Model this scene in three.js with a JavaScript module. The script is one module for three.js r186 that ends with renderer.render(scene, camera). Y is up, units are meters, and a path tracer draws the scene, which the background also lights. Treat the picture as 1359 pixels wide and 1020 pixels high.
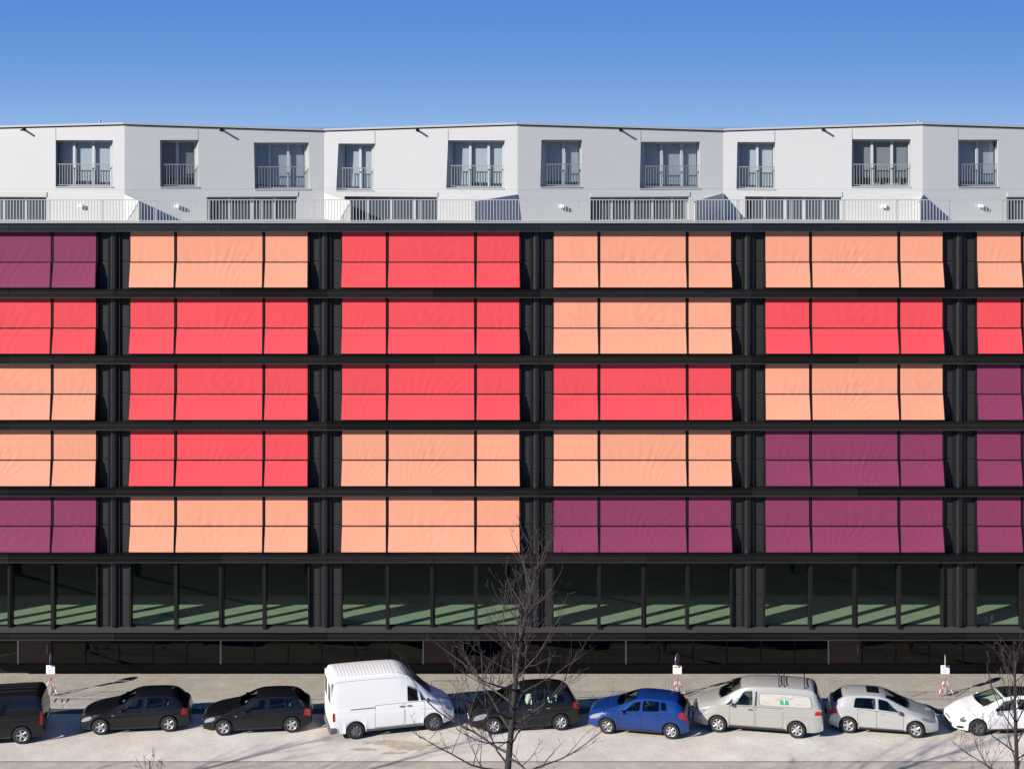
import * as THREE from 'three';
import { mergeGeometries } from 'three/addons/utils/BufferGeometryUtils.js';
import { RoundedBoxGeometry } from 'three/addons/geometries/RoundedBoxGeometry.js';

// ------------------------------------------------------------------ camera, sky, sun, exposure
const scene = new THREE.Scene();
const CAMY = 24, CAMZ = 61.3, FOC = 1936, HOR = 170, CX = 679.5;   // photograph's lens in its own pixels (1359 x 1020), raised view with a shifted lens
const camera = new THREE.PerspectiveCamera(2 * Math.atan(510 / FOC) * 180 / Math.PI, 1359 / 1020, 0.5, 3000);
camera.position.set(0, CAMY, CAMZ);
camera.lookAt(0, CAMY, 0);
camera.setViewOffset(1359, 1020, 0, 510 - HOR, 1359, 1020);
camera.updateProjectionMatrix();

const renderer = new THREE.WebGLRenderer({ antialias: true });
renderer.setSize(1024, 768);
renderer.toneMapping = THREE.LinearToneMapping;
renderer.toneMappingExposure = 2.0;
renderer.shadowMap.enabled = true;

{ // clear winter sky: pale at the horizon, quickly deepening to blue
  const w = 32, h = 2048, d = new Float32Array(w * h * 4);
  const hor = [0.140, 0.236, 0.400], mid = [0.020, 0.103, 0.312], zen = [0.020, 0.075, 0.23], low = [0.10, 0.10, 0.095];
  for (let j = 0; j < h; j++) {
    const el = ((j + 0.5) / h - 0.5) * 180;
    const a = Math.exp(-Math.max(el, 0) / 3.4), b = Math.min(1, Math.max(0, (el - 8) / 70));
    for (let i = 0; i < w; i++) for (let c = 0; c < 4; c++) {
      const sky = (mid[c] * (1 - b) + zen[c] * b) * (1 - a) + hor[c] * a;
      d[(j * w + i) * 4 + c] = c === 3 ? 1 : el < -0.3 ? low[c] : sky;
    }
  }
  const t = new THREE.DataTexture(d, w, h, THREE.RGBAFormat, THREE.FloatType);
  t.mapping = THREE.EquirectangularReflectionMapping; t.magFilter = THREE.LinearFilter; t.minFilter = THREE.LinearFilter; t.needsUpdate = true;
  scene.background = t; scene.environment = t;
}
const EL = 25.5 * Math.PI / 180, AZ = 56 * Math.PI / 180;
const sun = new THREE.DirectionalLight(new THREE.Color().setRGB(1.0, 0.94, 0.845), 4.2);
sun.position.set(-Math.sin(AZ) * Math.cos(EL) * 90, Math.sin(EL) * 90 + 8, Math.cos(AZ) * Math.cos(EL) * 90);
sun.target.position.set(0, 8, 0);
sun.castShadow = true;
Object.assign(sun.shadow.camera, { left: -45, right: 45, top: 30, bottom: -30, near: 1, far: 220 });
sun.shadow.mapSize.set(4096, 4096);
scene.add(sun, sun.target);

// ------------------------------------------------------------------ helpers
function rng(seed) { let s = seed >>> 0; return () => { s = (s + 0x6D2B79F5) >>> 0; let t = Math.imul(s ^ (s >>> 15), 1 | s); t = (t + Math.imul(t ^ (t >>> 7), 61 | t)) ^ t; return ((t ^ (t >>> 14)) >>> 0) / 4294967296; }; }
const lerp = (a, b, t) => a + (b - a) * t, clamp = (x, a = 0, b = 1) => Math.min(b, Math.max(a, x));
const V = (x, y, z) => new THREE.Vector3(x, y, z);
const taken = {};
function numbered(n) { if (!(n in taken)) { taken[n] = 0; return n; } return n + '_' + String(++taken[n]).padStart(3, '0'); }
function at(px, py, z = 0) { const k = (CAMZ - z) / FOC; return V((px - CX) * k, CAMY - (py - HOR) * k, z); }
function groundZ(py) { return CAMZ - FOC * CAMY / (py - HOR); }
function bx(w, h, d, x = 0, y = 0, z = 0) { const g = new THREE.BoxGeometry(w, h, d); g.translate(x, y, z); return g; }
function span(x0, x1, y0, y1, z0, z1) { return bx(x1 - x0, y1 - y0, z1 - z0, (x0 + x1) / 2, (y0 + y1) / 2, (z0 + z1) / 2); }
function merge(gs) {
  if (!Array.isArray(gs)) return gs;
  if (gs.length === 1) return gs[0];
  return mergeGeometries(gs.map(g => { const q = g.index ? g.toNonIndexed() : g; for (const k of Object.keys(q.attributes)) if (!['position', 'normal', 'uv'].includes(k)) q.deleteAttribute(k); return q; }), false);
}
function mesh(name, g, m, parent) { const o = new THREE.Mesh(merge(g), m); o.name = name; o.castShadow = o.receiveShadow = true; parent.add(o); return o; }
function part(name, parent) { const o = new THREE.Group(); o.name = name; parent.add(o); return o; }
function thing(name, label, category, pos = [0, 0, 0], turn = 0, group) {
  const o = new THREE.Group(); o.name = numbered(name); o.position.set(...pos); o.rotation.y = turn;
  o.userData = { label, category }; if (group) o.userData.group = group; scene.add(o); return o;
}
function setting(name, g, m, label, category) { const o = mesh(name, g, m, scene); o.userData = { label, category, kind: 'structure' }; return o; }
function bar(a, b, r, n = 6, r2 = r) { // round bar from a to b
  const d = b.clone().sub(a), g = new THREE.CylinderGeometry(r2, r, d.length(), n, 1);
  g.applyQuaternion(new THREE.Quaternion().setFromUnitVectors(V(0, 1, 0), d.normalize())); g.translate((a.x + b.x) / 2, (a.y + b.y) / 2, (a.z + b.z) / 2); return g;
}
function grid(nu, nv, f) { // f(s,t) -> Vector3 with s,t in 0..1
  const p = [], uv = [], ix = [];
  for (let j = 0; j <= nv; j++) for (let i = 0; i <= nu; i++) { const q = f(i / nu, j / nv); p.push(q.x, q.y, q.z); uv.push(i / nu, j / nv); }
  for (let j = 0; j < nv; j++) for (let i = 0; i < nu; i++) { const a = j * (nu + 1) + i, b = a + 1, c = a + nu + 1, d = c + 1; ix.push(a, b, d, a, d, c); }
  const g = new THREE.BufferGeometry(); g.setAttribute('position', new THREE.Float32BufferAttribute(p, 3)); g.setAttribute('uv', new THREE.Float32BufferAttribute(uv, 2)); g.setIndex(ix); g.computeVertexNormals(); return g;
}
function quadG(a, b, c, d) { const g = new THREE.BufferGeometry(); g.setAttribute('position', new THREE.Float32BufferAttribute([a, b, c, a, c, d].flatMap(v => [v.x, v.y, v.z]), 3)); g.setAttribute('uv', new THREE.Float32BufferAttribute([0, 0, 1, 0, 1, 1, 0, 0, 1, 1, 0, 1], 2)); g.computeVertexNormals(); return g; }
// tiling noise
function noiseTile(n, cells, seed) {
  const r = rng(seed), gr = new Float32Array(cells * cells).map(() => r()), out = new Float32Array(n * n);
  const sm = t => t * t * (3 - 2 * t);
  for (let y = 0; y < n; y++) for (let x = 0; x < n; x++) {
    const fx = x / n * cells, fy = y / n * cells, x0 = Math.floor(fx), y0 = Math.floor(fy), a = sm(fx - x0), b = sm(fy - y0), x1 = (x0 + 1) % cells, y1 = (y0 + 1) % cells;
    out[y * n + x] = lerp(lerp(gr[y0 * cells + x0], gr[y0 * cells + x1], a), lerp(gr[y1 * cells + x0], gr[y1 * cells + x1], a), b);
  }
  return out;
}
function fbm(n, base, oct, seed, gain = 0.55) {
  const o = new Float32Array(n * n); let amp = 1, sum = 0;
  for (let k = 0; k < oct; k++) { const t = noiseTile(n, base << k, seed + k * 17); for (let i = 0; i < o.length; i++) o[i] += t[i] * amp; sum += amp; amp *= gain; }
  for (let i = 0; i < o.length; i++) o[i] /= sum; return o;
}
function tex(n, f, srgb, rx = 1, ry = 1) { // f(x,y,i) -> [r,g,b] 0..1
  const d = new Uint8Array(n * n * 4);
  for (let y = 0; y < n; y++) for (let x = 0; x < n; x++) { const i = y * n + x, c = f(x, y, i); for (let k = 0; k < 3; k++) d[i * 4 + k] = Math.round(clamp(c[k]) * 255); d[i * 4 + 3] = 255; }
  const t = new THREE.DataTexture(d, n, n); t.wrapS = t.wrapT = THREE.RepeatWrapping; t.magFilter = THREE.LinearFilter; t.minFilter = THREE.LinearMipmapLinearFilter; t.generateMipmaps = true;
  if (srgb) t.colorSpace = THREE.SRGBColorSpace; t.repeat.set(rx, ry); t.needsUpdate = true; return t;
}
const toS = v => v <= 0.0031308 ? v * 12.92 : 1.055 * Math.pow(v, 1 / 2.4) - 0.055;
function canvasTex(w, h, draw) { const c = document.createElement('canvas'); c.width = w; c.height = h; draw(c.getContext('2d'), w, h); const t = new THREE.CanvasTexture(c); t.colorSpace = THREE.SRGBColorSpace; t.magFilter = THREE.LinearFilter; return t; }
function mat(rgb, roughness = 0.6, metalness = 0, extra = {}) { const m = new THREE.MeshStandardMaterial({ roughness, metalness, ...extra }); m.color.setRGB(...rgb); return m; }
function planeUV(g, sx = 1, sy = 1, ax = 'x', ay = 'y') { // uv in metres from position
  const p = g.attributes.position, uv = []; const get = (k, i) => k === 'x' ? p.getX(i) : k === 'y' ? p.getY(i) : p.getZ(i);
  for (let i = 0; i < p.count; i++) uv.push(get(ax, i) * sx, get(ay, i) * sy);
  g.setAttribute('uv', new THREE.Float32BufferAttribute(uv, 2)); return g;
}

// ------------------------------------------------------------------ materials
const nA = fbm(512, 4, 6, 11), nB = fbm(512, 16, 5, 23), nC = fbm(512, 2, 4, 37), nG = noiseTile(512, 256, 5);
function stoneTex(base, amp, warm, grain) {
  return tex(512, (x, y, i) => { const k = 1 + amp * (nA[i] - 0.5) * 2 + amp * 0.7 * (nB[i] - 0.5) * 2 + grain * (nG[i] - 0.5) * 2; const w = warm * (nC[i] - 0.5); return [toS(base[0] * k * (1 + w)), toS(base[1] * k), toS(base[2] * k * (1 - w))]; }, true);
}
function stoneMat(base, amp, warm, grain, scale, rough = 0.92, bump = 0.004) {
  const t = stoneTex(base, amp, warm, grain); t.repeat.set(scale, scale);
  const b = tex(512, (x, y, i) => { const v = 0.5 + 0.6 * (nG[i] - 0.5) + 0.4 * (nB[i] - 0.5); return [v, v, v]; }, false); b.repeat.set(scale * 3, scale * 3);
  return new THREE.MeshStandardMaterial({ map: t, bumpMap: b, bumpScale: bump, roughness: rough });
}
const M = {};
M.concrete = stoneMat([0.53, 0.485, 0.415], 0.24, 0.16, 0.12, 0.09);
M.pavement = stoneMat([0.33, 0.30, 0.255], 0.22, 0.10, 0.22, 0.14);
M.road = stoneMat([0.38, 0.345, 0.295], 0.26, 0.12, 0.14, 0.11);
M.asphalt = stoneMat([0.05, 0.05, 0.052], 0.25, 0.03, 0.25, 0.25);
M.kerb = stoneMat([0.30, 0.285, 0.26], 0.2, 0.06, 0.15, 0.4);
M.verge = stoneMat([0.12, 0.105, 0.075], 0.4, 0.2, 0.3, 0.2);
M.dirt = stoneMat([0.40, 0.335, 0.25], 0.3, 0.25, 0.25, 0.3);
// dark anodised metal with drawn streaks
const streak = tex(256, (x, y, i) => { const v = 0.5 + 0.55 * (nB[(y * 2) * 512 + (x >> 2)] - 0.5) + 0.25 * (nA[(y * 2) * 512 + x] - 0.5); return [v, v, v]; }, false, 0.35, 2.5);
const darkTone = (b, k) => tex(256, (x, y) => { const v = 1 + k * (nB[(y * 2) * 512 + (x >> 3)] - 0.5) * 2; return [toS(b[0] * v), toS(b[1] * v), toS(b[2] * v)]; }, true, 0.3, 2.2);
M.fascia = [0, 1, 2].map(k => new THREE.MeshPhysicalMaterial({ map: darkTone([0.0060 + k * 0.003, 0.0056 + k * 0.0026, 0.0054 + k * 0.0025], 0.9), roughnessMap: streak, roughness: 0.8, specularIntensity: 0.25 }));
M.fasciaBlue = [0, 1, 2].map(k => new THREE.MeshPhysicalMaterial({ map: darkTone([0.0085 + k * 0.002, 0.0100 + k * 0.002, 0.0145 + k * 0.0025], 0.75), roughnessMap: streak, roughness: 0.8, specularIntensity: 0.5 }));
M.frame = new THREE.MeshPhysicalMaterial({ roughness: 0.5, specularIntensity: 0.5 }); M.frame.color.setRGB(0.0075, 0.0072, 0.0072);
M.lip = mat([0.085, 0.08, 0.076], 0.45, 0.3);
M.sill = new THREE.MeshStandardMaterial({ map: darkTone([0.055, 0.050, 0.049], 0.6), roughness: 0.55, metalness: 0.2 });
M.column = new THREE.MeshPhysicalMaterial({ roughness: 0.4, specularIntensity: 0.7 }); M.column.color.setRGB(0.011, 0.0105, 0.011);
const dimple = (x, y) => { const c = 32, a = ((x % c) - 16) ** 2 + ((y % c) - 16) ** 2, b = (((x + 16) % c) - 16) ** 2 + (((y + 16) % c) - 16) ** 2; return Math.min(a, b) < 60 ? 0 : 1; };
M.perforated = new THREE.MeshStandardMaterial({ map: tex(256, (x, y) => { const q = nG[y * 2 * 512 + x * 2], w = nB[y * 2 * 512 + x * 2], v = 0.0095 * (0.35 + 0.9 * q + 0.6 * (w - 0.5)); return [toS(v), toS(v * 0.96), toS(v * 0.95)]; }, true, 0.8, 0.8), bumpMap: tex(256, (x, y) => { const v = dimple(x, y); return [v, v, v]; }, false, 0.8, 0.8), bumpScale: 0.012, roughness: 0.7 });
M.darkGlass = mat([0.006, 0.007, 0.008], 0.06, 0, { envMapIntensity: 1 });
M.core = mat([0.22, 0.22, 0.21], 0.95);
M.pane = new THREE.MeshPhysicalMaterial({ transmission: 1, thickness: 0, roughness: 0.02, ior: 1.3 }); M.pane.color.setRGB(0.73, 0.76, 0.73);
M.paneClear = new THREE.MeshPhysicalMaterial({ transmission: 1, thickness: 0, roughness: 0.02, ior: 1.5 }); M.paneClear.color.setRGB(0.95, 0.97, 0.98);
M.paneSmoke = new THREE.MeshPhysicalMaterial({ transmission: 1, thickness: 0, roughness: 0.03, ior: 1.42 }); M.paneSmoke.color.setRGB(0.26, 0.265, 0.26);
M.carpet = stoneMat([0.46, 0.62, 0.44], 0.12, 0.05, 0.15, 0.5, 0.95, 0.002);
M.roomWall = mat([0.13, 0.135, 0.13], 0.95);
M.roomBrown = mat([0.085, 0.052, 0.040], 0.8);
M.gypsum = mat([0.24, 0.25, 0.24], 0.9);
// cloth of the sun blinds: fine horizontal weave
const weave = tex(128, (x, y) => { const v = 0.5 + 0.25 * Math.sin(y * Math.PI / 2) + 0.2 * Math.sin(x * Math.PI / 2); return [v, v, v]; }, false, 60, 30);
function cloth(rgb) {
  return [0, 1, 2].map(k => {
    const q = 1 + (k - 1) * 0.035;
    const m = new THREE.MeshPhysicalMaterial({ roughness: 0.85, sheen: 0.15, sheenRoughness: 0.6, bumpMap: weave, bumpScale: 0.0004, side: THREE.DoubleSide,
      map: tex(256, (x, y, i) => { const j = (y * 2) * 512 + x * 2, v = q * (1 + 0.045 * (nA[j] - 0.5) * 2 + 0.02 * (nG[j] - 0.5)); return [toS(rgb[0] * v), toS(rgb[1] * v), toS(rgb[2] * v)]; }, true) });
    return m;
  });
}
M.salmon = cloth([0.64, 0.260, 0.164]); M.red = cloth([0.61, 0.048, 0.061]); M.purple = cloth([0.172, 0.0195, 0.072]);
// penthouse cladding: pale aluminium boards with fine horizontal joints
const cladB = tex(256, (x, y, i) => { const v = (y % 16) < 2 ? 0.35 : 0.85 + 0.15 * nA[(y >> 5) * 512 * 5 + (x >> 1)]; return [v, v, v]; }, false, 0.25, 0.8);
const cladC = tex(512, (x, y, i) => { const row = Math.floor(y / 32), k = 1 + 0.05 * (nB[(row * 61 % 512) * 512 + (x >> 3)] - 0.5) + 0.05 * (nA[i] - 0.5); const l = (y % 32) < 5 ? 0.90 : 1; return [toS(0.468 * k * l), toS(0.472 * k * l), toS(0.470 * k * l)]; }, true, 0.25, 0.8);
M.clad = new THREE.MeshStandardMaterial({ map: cladC, bumpMap: cladB, bumpScale: 0.003, roughness: 0.42, metalness: 0.1 });
M.trim = mat([0.36, 0.38, 0.39], 0.45, 0.2);
M.reveal = mat([0.30, 0.33, 0.315], 0.45, 0.1);
M.whiteFrame = mat([0.40, 0.425, 0.45], 0.45, 0.1);
M.balus = mat([0.25, 0.265, 0.27], 0.45, 0.3);
M.rail = mat([0.40, 0.41, 0.40], 0.45, 0.2);
M.blindPale = mat([0.31, 0.36, 0.40], 0.8); M.blindGrey = mat([0.14, 0.16, 0.18], 0.8); M.blueGlass = mat([0.045, 0.06, 0.08], 0.06);
M.roofTop = mat([0.30, 0.30, 0.30], 0.9);
M.white = mat([0.78, 0.78, 0.76], 0.5); M.black = mat([0.012, 0.012, 0.013], 0.6);

// ------------------------------------------------------------------ ground
function sheet(x0, x1, z0, z1, y) { const g = new THREE.PlaneGeometry(x1 - x0, z1 - z0); g.rotateX(-Math.PI / 2); g.translate((x0 + x1) / 2, y, (z0 + z1) / 2); return planeUV(g, 1, 1, 'x', 'z'); }
const KZ = 0.95, JZ = groundZ(1010);
setting('ground', sheet(-900, 900, -900, 900, -0.02), M.verge, 'wide open ground around the street', 'ground');
setting('parking_lane', sheet(-120, 120, KZ + 0.55, JZ, 0), M.concrete, 'pale sunlit concrete parking lane under the row of vehicles', 'pavement');
setting('gutter_strip', sheet(-120, 120, KZ, KZ + 0.55, -0.004), M.asphalt, 'dark gutter strip between parking lane and footpath', 'road');
setting('road', sheet(-120, 120, JZ + 0.05, JZ + 7.2, -0.006), M.road, 'greyer roadway in front of the parking lane', 'road');
setting('drain_joint', sheet(-120, 120, JZ, JZ + 0.05, -0.010), M.asphalt, 'narrow dark joint between parking lane and roadway', 'road');
setting('footpath', planeUV(span(-120, 120, -0.2, 0.09, -14, KZ - 0.16), 1, 1, 'x', 'z'), M.pavement, 'grey pebbled footpath along the foot of the building', 'pavement');
{
  const k = new THREE.Group(); k.name = 'kerb'; k.userData = { label: 'low stone kerb edging the footpath', category: 'kerb', kind: 'structure' }; scene.add(k);
  const g = new RoundedBoxGeometry(1.19, 0.28, 0.155, 1, 0.012); const n = 46;
  for (let i = 0; i < n; i++) { const s = mesh('kerb_stone', g, M.kerb, k); s.position.set(-27.6 + i * 1.2, -0.04, KZ - 0.08); }
}
// dirt spilled beside the white van: thin irregular patches
{
  const r = rng(8), gs = []; let n = 0;
  for (const [x, z, a, c] of [[-4.9, 4.3, 1.1, 0.34], [-4.0, 4.75, 0.9, 0.26], [-3.4, 4.4, 0.6, 0.2], [-5.7, 4.9, 0.5, 0.13], [-2.7, 4.8, 0.4, 0.1], [-4.6, 5.25, 0.5, 0.09]]) {
    const pts = []; let w = 0; for (let i = 0; i < 90; i++) { const t = i / 90 * 6.283; w = 0.75 * w + 0.25 * (r() - 0.5) * 1.6; const q = 0.85 + w + 0.22 * (r() - 0.5); pts.push(new THREE.Vector2(Math.cos(t) * a * q, Math.sin(t) * c * q)); }
    const g = new THREE.ShapeGeometry(new THREE.Shape(pts)); g.rotateX(-Math.PI / 2); g.translate(x, 0.003 + 0.002 * n++, z); gs.push(planeUV(g, 1, 1, 'x', 'z'));
  }
  setting('dirt_patch', gs, M.dirt, 'brown dirt patches on the concrete beside the white van', 'dirt');
}

// ------------------------------------------------------------------ building
const bld = thing('office_building', 'long dark-framed building with rows of coloured sun blinds under a folded white penthouse', 'building');
const PITCH = 8.9, PX0 = 1.06, FL = 2.771, YM0 = 18.376, K0 = -3, K1 = 3;
const XL = PX0 + PITCH * K0 - 0.76, XR = PX0 + PITCH * K1 + 0.7, BACK = -13;
const bandTop = k => YM0 - FL * k - 1.12, BH = 0.35;         // k = -1 is the terrace edge, 4 above the first floor
const FLOOR1 = 2.99, SOFFIT = 2.57, Y1 = bandTop(4) - BH;
mesh('core', [span(XL, XR, Y1 + 0.02, bandTop(-1) - 0.06, BACK, -0.42)], M.core, bld);
mesh('end_wall', [span(XL, XL + 0.25, SOFFIT, Y1 + 0.02, BACK, -0.3)], M.core, bld);
mesh('end_wall', [span(XR - 0.25, XR, SOFFIT, Y1 + 0.02, BACK, -0.3)], M.core, bld);
mesh('end_wall', [span(XL, XL + 0.25, 0.09, SOFFIT + 0.03, BACK, -2.9)], M.core, bld);
mesh('end_wall', [span(XR - 0.25, XR, 0.09, SOFFIT + 0.03, BACK, -2.9)], M.core, bld);
mesh('floor_slab', [planeUV(span(XL + 0.25, XR - 0.25, SOFFIT + 0.035, FLOOR1 - 0.01, BACK, -0.37), 1, 1, 'x', 'z')], M.core, bld);
mesh('carpet', [sheet(XL + 0.25, XR - 0.25, -12.8, -0.125, FLOOR1)], M.carpet, bld);
mesh('back_wall', [span(XL + 0.25, XR - 0.25, FLOOR1, Y1, -13, -12.8)], M.roomWall, bld);
mesh('back_wall', [span(XL + 0.25, XR - 0.25, 0.09, SOFFIT + 0.03, -12, -11.8)], M.roomWall, bld);
// inner pillars and partitions of the first floor
for (let k = K0; k < K1; k++) {
  const x = PX0 + k * PITCH;
  mesh('inner_pillar', [new THREE.CylinderGeometry(0.22, 0.22, Y1 - FLOOR1, 16).translate(x + 5.9, (Y1 + FLOOR1) / 2, -8.6)], M.gypsum, bld);
  mesh('partition', [span(x + 6.9, x + 8.9, FLOOR1, Y1, -11.1, -11)], M.gypsum, bld);
  mesh('partition', [span(x - 0.06, x + 0.06, FLOOR1, Y1, -12.8, -10.5)], M.roomWall, bld);
}
// fascia bands, made of separate panels
const rb = rng(3);
const fasciaG = (() => {
  const s = new THREE.Shape(); // z,y profile, front at +z
  const pts = [[-0.36, -0.02], [0.235, 0], [0.26, -0.02], [0.26, -0.07], [0.245, -0.085], [0.245, -0.15], [0.25, -0.16], [0.25, -0.29], [0.262, -0.30], [0.262, -0.33], [0.25, -0.35], [0.12, -0.35], [0.12, -0.30], [-0.36, -0.30]];
  pts.forEach((p, i) => i ? s.lineTo(...p) : s.moveTo(...p));
  const g = new THREE.ExtrudeGeometry(s, { depth: PITCH / 2 - 0.012, bevelEnabled: false }); // extruded along +z, turn to +x
  g.rotateY(Math.PI / 2); // (x,y,z)->(z,y,-x)
  g.scale(1, 1, -1); // profile front back to +z
  const ix = g.index; if (ix) { const a = ix.array; for (let i = 0; i < a.length; i += 3) { const t = a[i]; a[i] = a[i + 1]; a[i + 1] = t; } } else { const p = g.attributes.position, n = g.attributes.normal, u = g.attributes.uv; for (let i = 0; i < p.count; i += 3) for (const at of [p, n, u]) { const s2 = at.itemSize; for (let c = 0; c < s2; c++) { const t = at.array[i * s2 + c]; at.array[i * s2 + c] = at.array[(i + 1) * s2 + c]; at.array[(i + 1) * s2 + c] = t; } } }
  g.computeVertexNormals(); return planeUV(g);
})();
const lipG = span(0, PITCH / 2 - 0.012, -0.352, -0.338, 0.252, 0.270);
for (let k = -1; k <= 5; k++) {
  const y = k === 5 ? SOFFIT + BH : bandTop(k);
  for (let i = 0; i < (K1 - K0) * 2; i++) {
    const f = mesh('fascia_panel', fasciaG, (k < 0 ? M.fasciaBlue : M.fascia)[Math.floor(rb() * 3)], bld); f.position.set(PX0 + PITCH * (K0 + i / 2) + 0.1, y, (rb() - 0.5) * 0.012);
    mesh('drip_edge', lipG, M.lip, f);
  }
}
mesh('flashing', [span(XL, XR, bandTop(-1) + 0.004, bandTop(-1) + 0.045, -0.3, 0.275)], M.trim, bld);
mesh('terrace_floor', [span(XL, XR, bandTop(-1) - 0.06, bandTop(-1) - 0.002, BACK, -0.30)], M.pavement, bld);
mesh('soffit', [span(XL, XR, SOFFIT - 0.02, SOFFIT + 0.03, -3.2, 0.1)], M.frame, bld);

// piers: ribbed column between two perforated panels
const colG = (() => {
  const pts = [[-0.27, -0.02], [-0.27, 0.05], [-0.20, 0.05], [-0.17, 0.03], [-0.13, 0.11], [-0.06, 0.15], [0.06, 0.15], [0.13, 0.11], [0.16, 0.03], [0.23, 0.05], [0.25, 0.05], [0.25, -0.02]];
  const s = new THREE.Shape(); pts.forEach((p, i) => i ? s.lineTo(...p) : s.moveTo(...p)); return s;
})();
function columnGeo(h) { const g = new THREE.ExtrudeGeometry(colG, { depth: h, bevelEnabled: false }); g.rotateX(-Math.PI / 2); g.scale(1, 1, -1); g.computeVertexNormals(); const p = g.attributes.position; for (let i = 0; i < p.count; i += 3) { for (let c = 0; c < 3; c++) { const t = p.array[i * 3 + c]; p.array[i * 3 + c] = p.array[(i + 1) * 3 + c]; p.array[(i + 1) * 3 + c] = t; } } g.computeVertexNormals(); return g; }
function pierAt(x, y0, y1) {
  const h = y1 - y0, pr = part('pier', bld);
  const c = mesh('column', columnGeo(h), M.column, pr); c.position.set(x - 0.02, y0, -0.13);
  const mid = (y0 + y1) / 2 - 0.08;
  for (const [a, b] of [[-0.66, -0.3], [0.24, 0.62]]) for (const [u, v] of [[y0, mid - 0.012], [mid + 0.012, y1]]) mesh('perforated_panel', planeUV(span(x + a, x + b, u, v, -0.2, -0.15)), M.perforated, pr);
  for (const a of [-0.72, 0.665]) mesh('jamb', span(x + a - 0.04, x + a + 0.04, y0, y1, -0.4, -0.03), M.frame, pr);
  mesh('backing', span(x - 0.7, x + 0.7, y0, y1, -0.42, -0.26), M.frame, pr);
}
for (let k = K0; k <= K1; k++) for (let r = 0; r <= 5; r++) {
  const top = bandTop(r - 1) - 0.30, bot = r === 5 ? FLOOR1 + 0.06 : bandTop(r) - 0.01;
  pierAt(PX0 + PITCH * k, bot, top);
}
// sun blinds
const COLS = [[0.70, 2.53], [2.66, 6.24], [6.37, 8.14]];
const BL = [['purple', 'salmon', 'red', 'salmon', 'salmon', 'salmon'], ['red', 'red', 'red', 'salmon', 'red', 'red'], ['salmon', 'red', 'red', 'red', 'salmon', 'purple'], ['salmon', 'red', 'salmon', 'salmon', 'purple', 'purple'], ['purple', 'salmon', 'salmon', 'purple', 'purple', 'purple']];
function wrinkle(w, s, t, seed) { // small folds fanning out from the lower bar, in metres
  const x = (s - 0.5) * w, y = t * 2.3, q = seed * 1.7;
  const th = Math.atan2(x + 0.3 * w * Math.sin(q * 1.3), y + 0.55 + 0.5 * (1 + Math.sin(q * 2.1)));
  const env = Math.sin(Math.PI * clamp(s)) ** 0.6;
  let h = 0.0020 * Math.sin(38 * th + 2.2 * Math.sin(3 * y + q) + q) * (0.35 + 0.65 * Math.sin(x * 2.3 + q * 2 + y) ** 2);
  h += 0.0016 * Math.sin(23 * (x * Math.cos(q) * 0.5 + y * 0.55) + 1.5 * Math.sin(2.4 * x + q)) * Math.max(0, Math.sin(x * 1.3 + y * 1.9 + q * 3.1)) ** 2;
  h += 0.0011 * Math.sin(61 * th - 4 * y + q * 3) * (0.5 + 0.5 * Math.sin(x * 1.7 + q));
  h += 0.0032 * Math.sin(x * 2.1 + y * 1.1 + q * 2.3);
  return h * env * (w > 3 ? 1.7 : 1.15);
}
const clothCache = {};
function clothG(w, lower, v) {
  const key = [w, lower, v].join(); if (clothCache[key]) return clothCache[key];
  const nu = Math.round(w * 26), nv = 22;
  const g = grid(nu, nv, (s, t) => {
    const hh = wrinkle(w, s, lower ? t * 0.46 : 0.46 + t * 0.54, v);
    if (lower) { const k = 1 - t, wd = w + 0.035 * k; return V((s - 0.5) * wd, -1.025 * k - 0.015, 0.05 + 0.18 * k + hh * (1 - 0.5 * k) - 0.02 * Math.sin(Math.PI * t) * Math.sin(Math.PI * s)); }
    return V((s - 0.5) * w, 0.02 + t * 1.32, 0 + hh * Math.sin(Math.PI * (1 - t) * 0.5));
  });
  return (clothCache[key] = g);
}
const rc = rng(77);
for (let r = 0; r < 5; r++) for (let b = 0; b < 6; b++) {
  const x0 = PX0 + PITCH * (K0 + b), ym = YM0 - FL * r, col = BL[r][b];
  COLS.forEach(([a, c], ci) => {
    const w = c - a, bl = part('sun_blind', bld); bl.position.set(x0 + (a + c) / 2, ym, 0); bl.userData.label = col + ' fabric sun blind';
    const v = Math.floor(rc() * 7), m = M[col][Math.floor(rc() * 3)];
    mesh('upper_cloth', clothG(w, false, v), m, bl); mesh('lower_cloth', clothG(w, true, v), m, bl);
    mesh('middle_bar', span(-w / 2 - 0.02, w / 2 + 0.02, -0.018, 0.018, 0.008, 0.062), M.frame, bl);
    mesh('bottom_bar', span(-w / 2 - 0.035, w / 2 + 0.035, -1.075, -1.035, 0.21, 0.25), M.frame, bl);
    for (const s of [-1, 1]) mesh('drop_arm', bar(V(s * (w / 2 + 0.025), 0, 0.03), V(s * (w / 2 + 0.045), -1.05, 0.225), 0.012, 5), M.frame, bl);
  });
  for (const x of [2.595, 6.305]) mesh('guide_rail', span(x0 + x - 0.035, x0 + x + 0.035, ym - 1.14, ym + 1.34, -0.4, 0.012), M.frame, bld);
  mesh('window_pane', span(x0 + 0.7, x0 + 8.14, ym - 1.13, ym + 1.34, -0.41, -0.34), M.darkGlass, bld);
}
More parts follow.
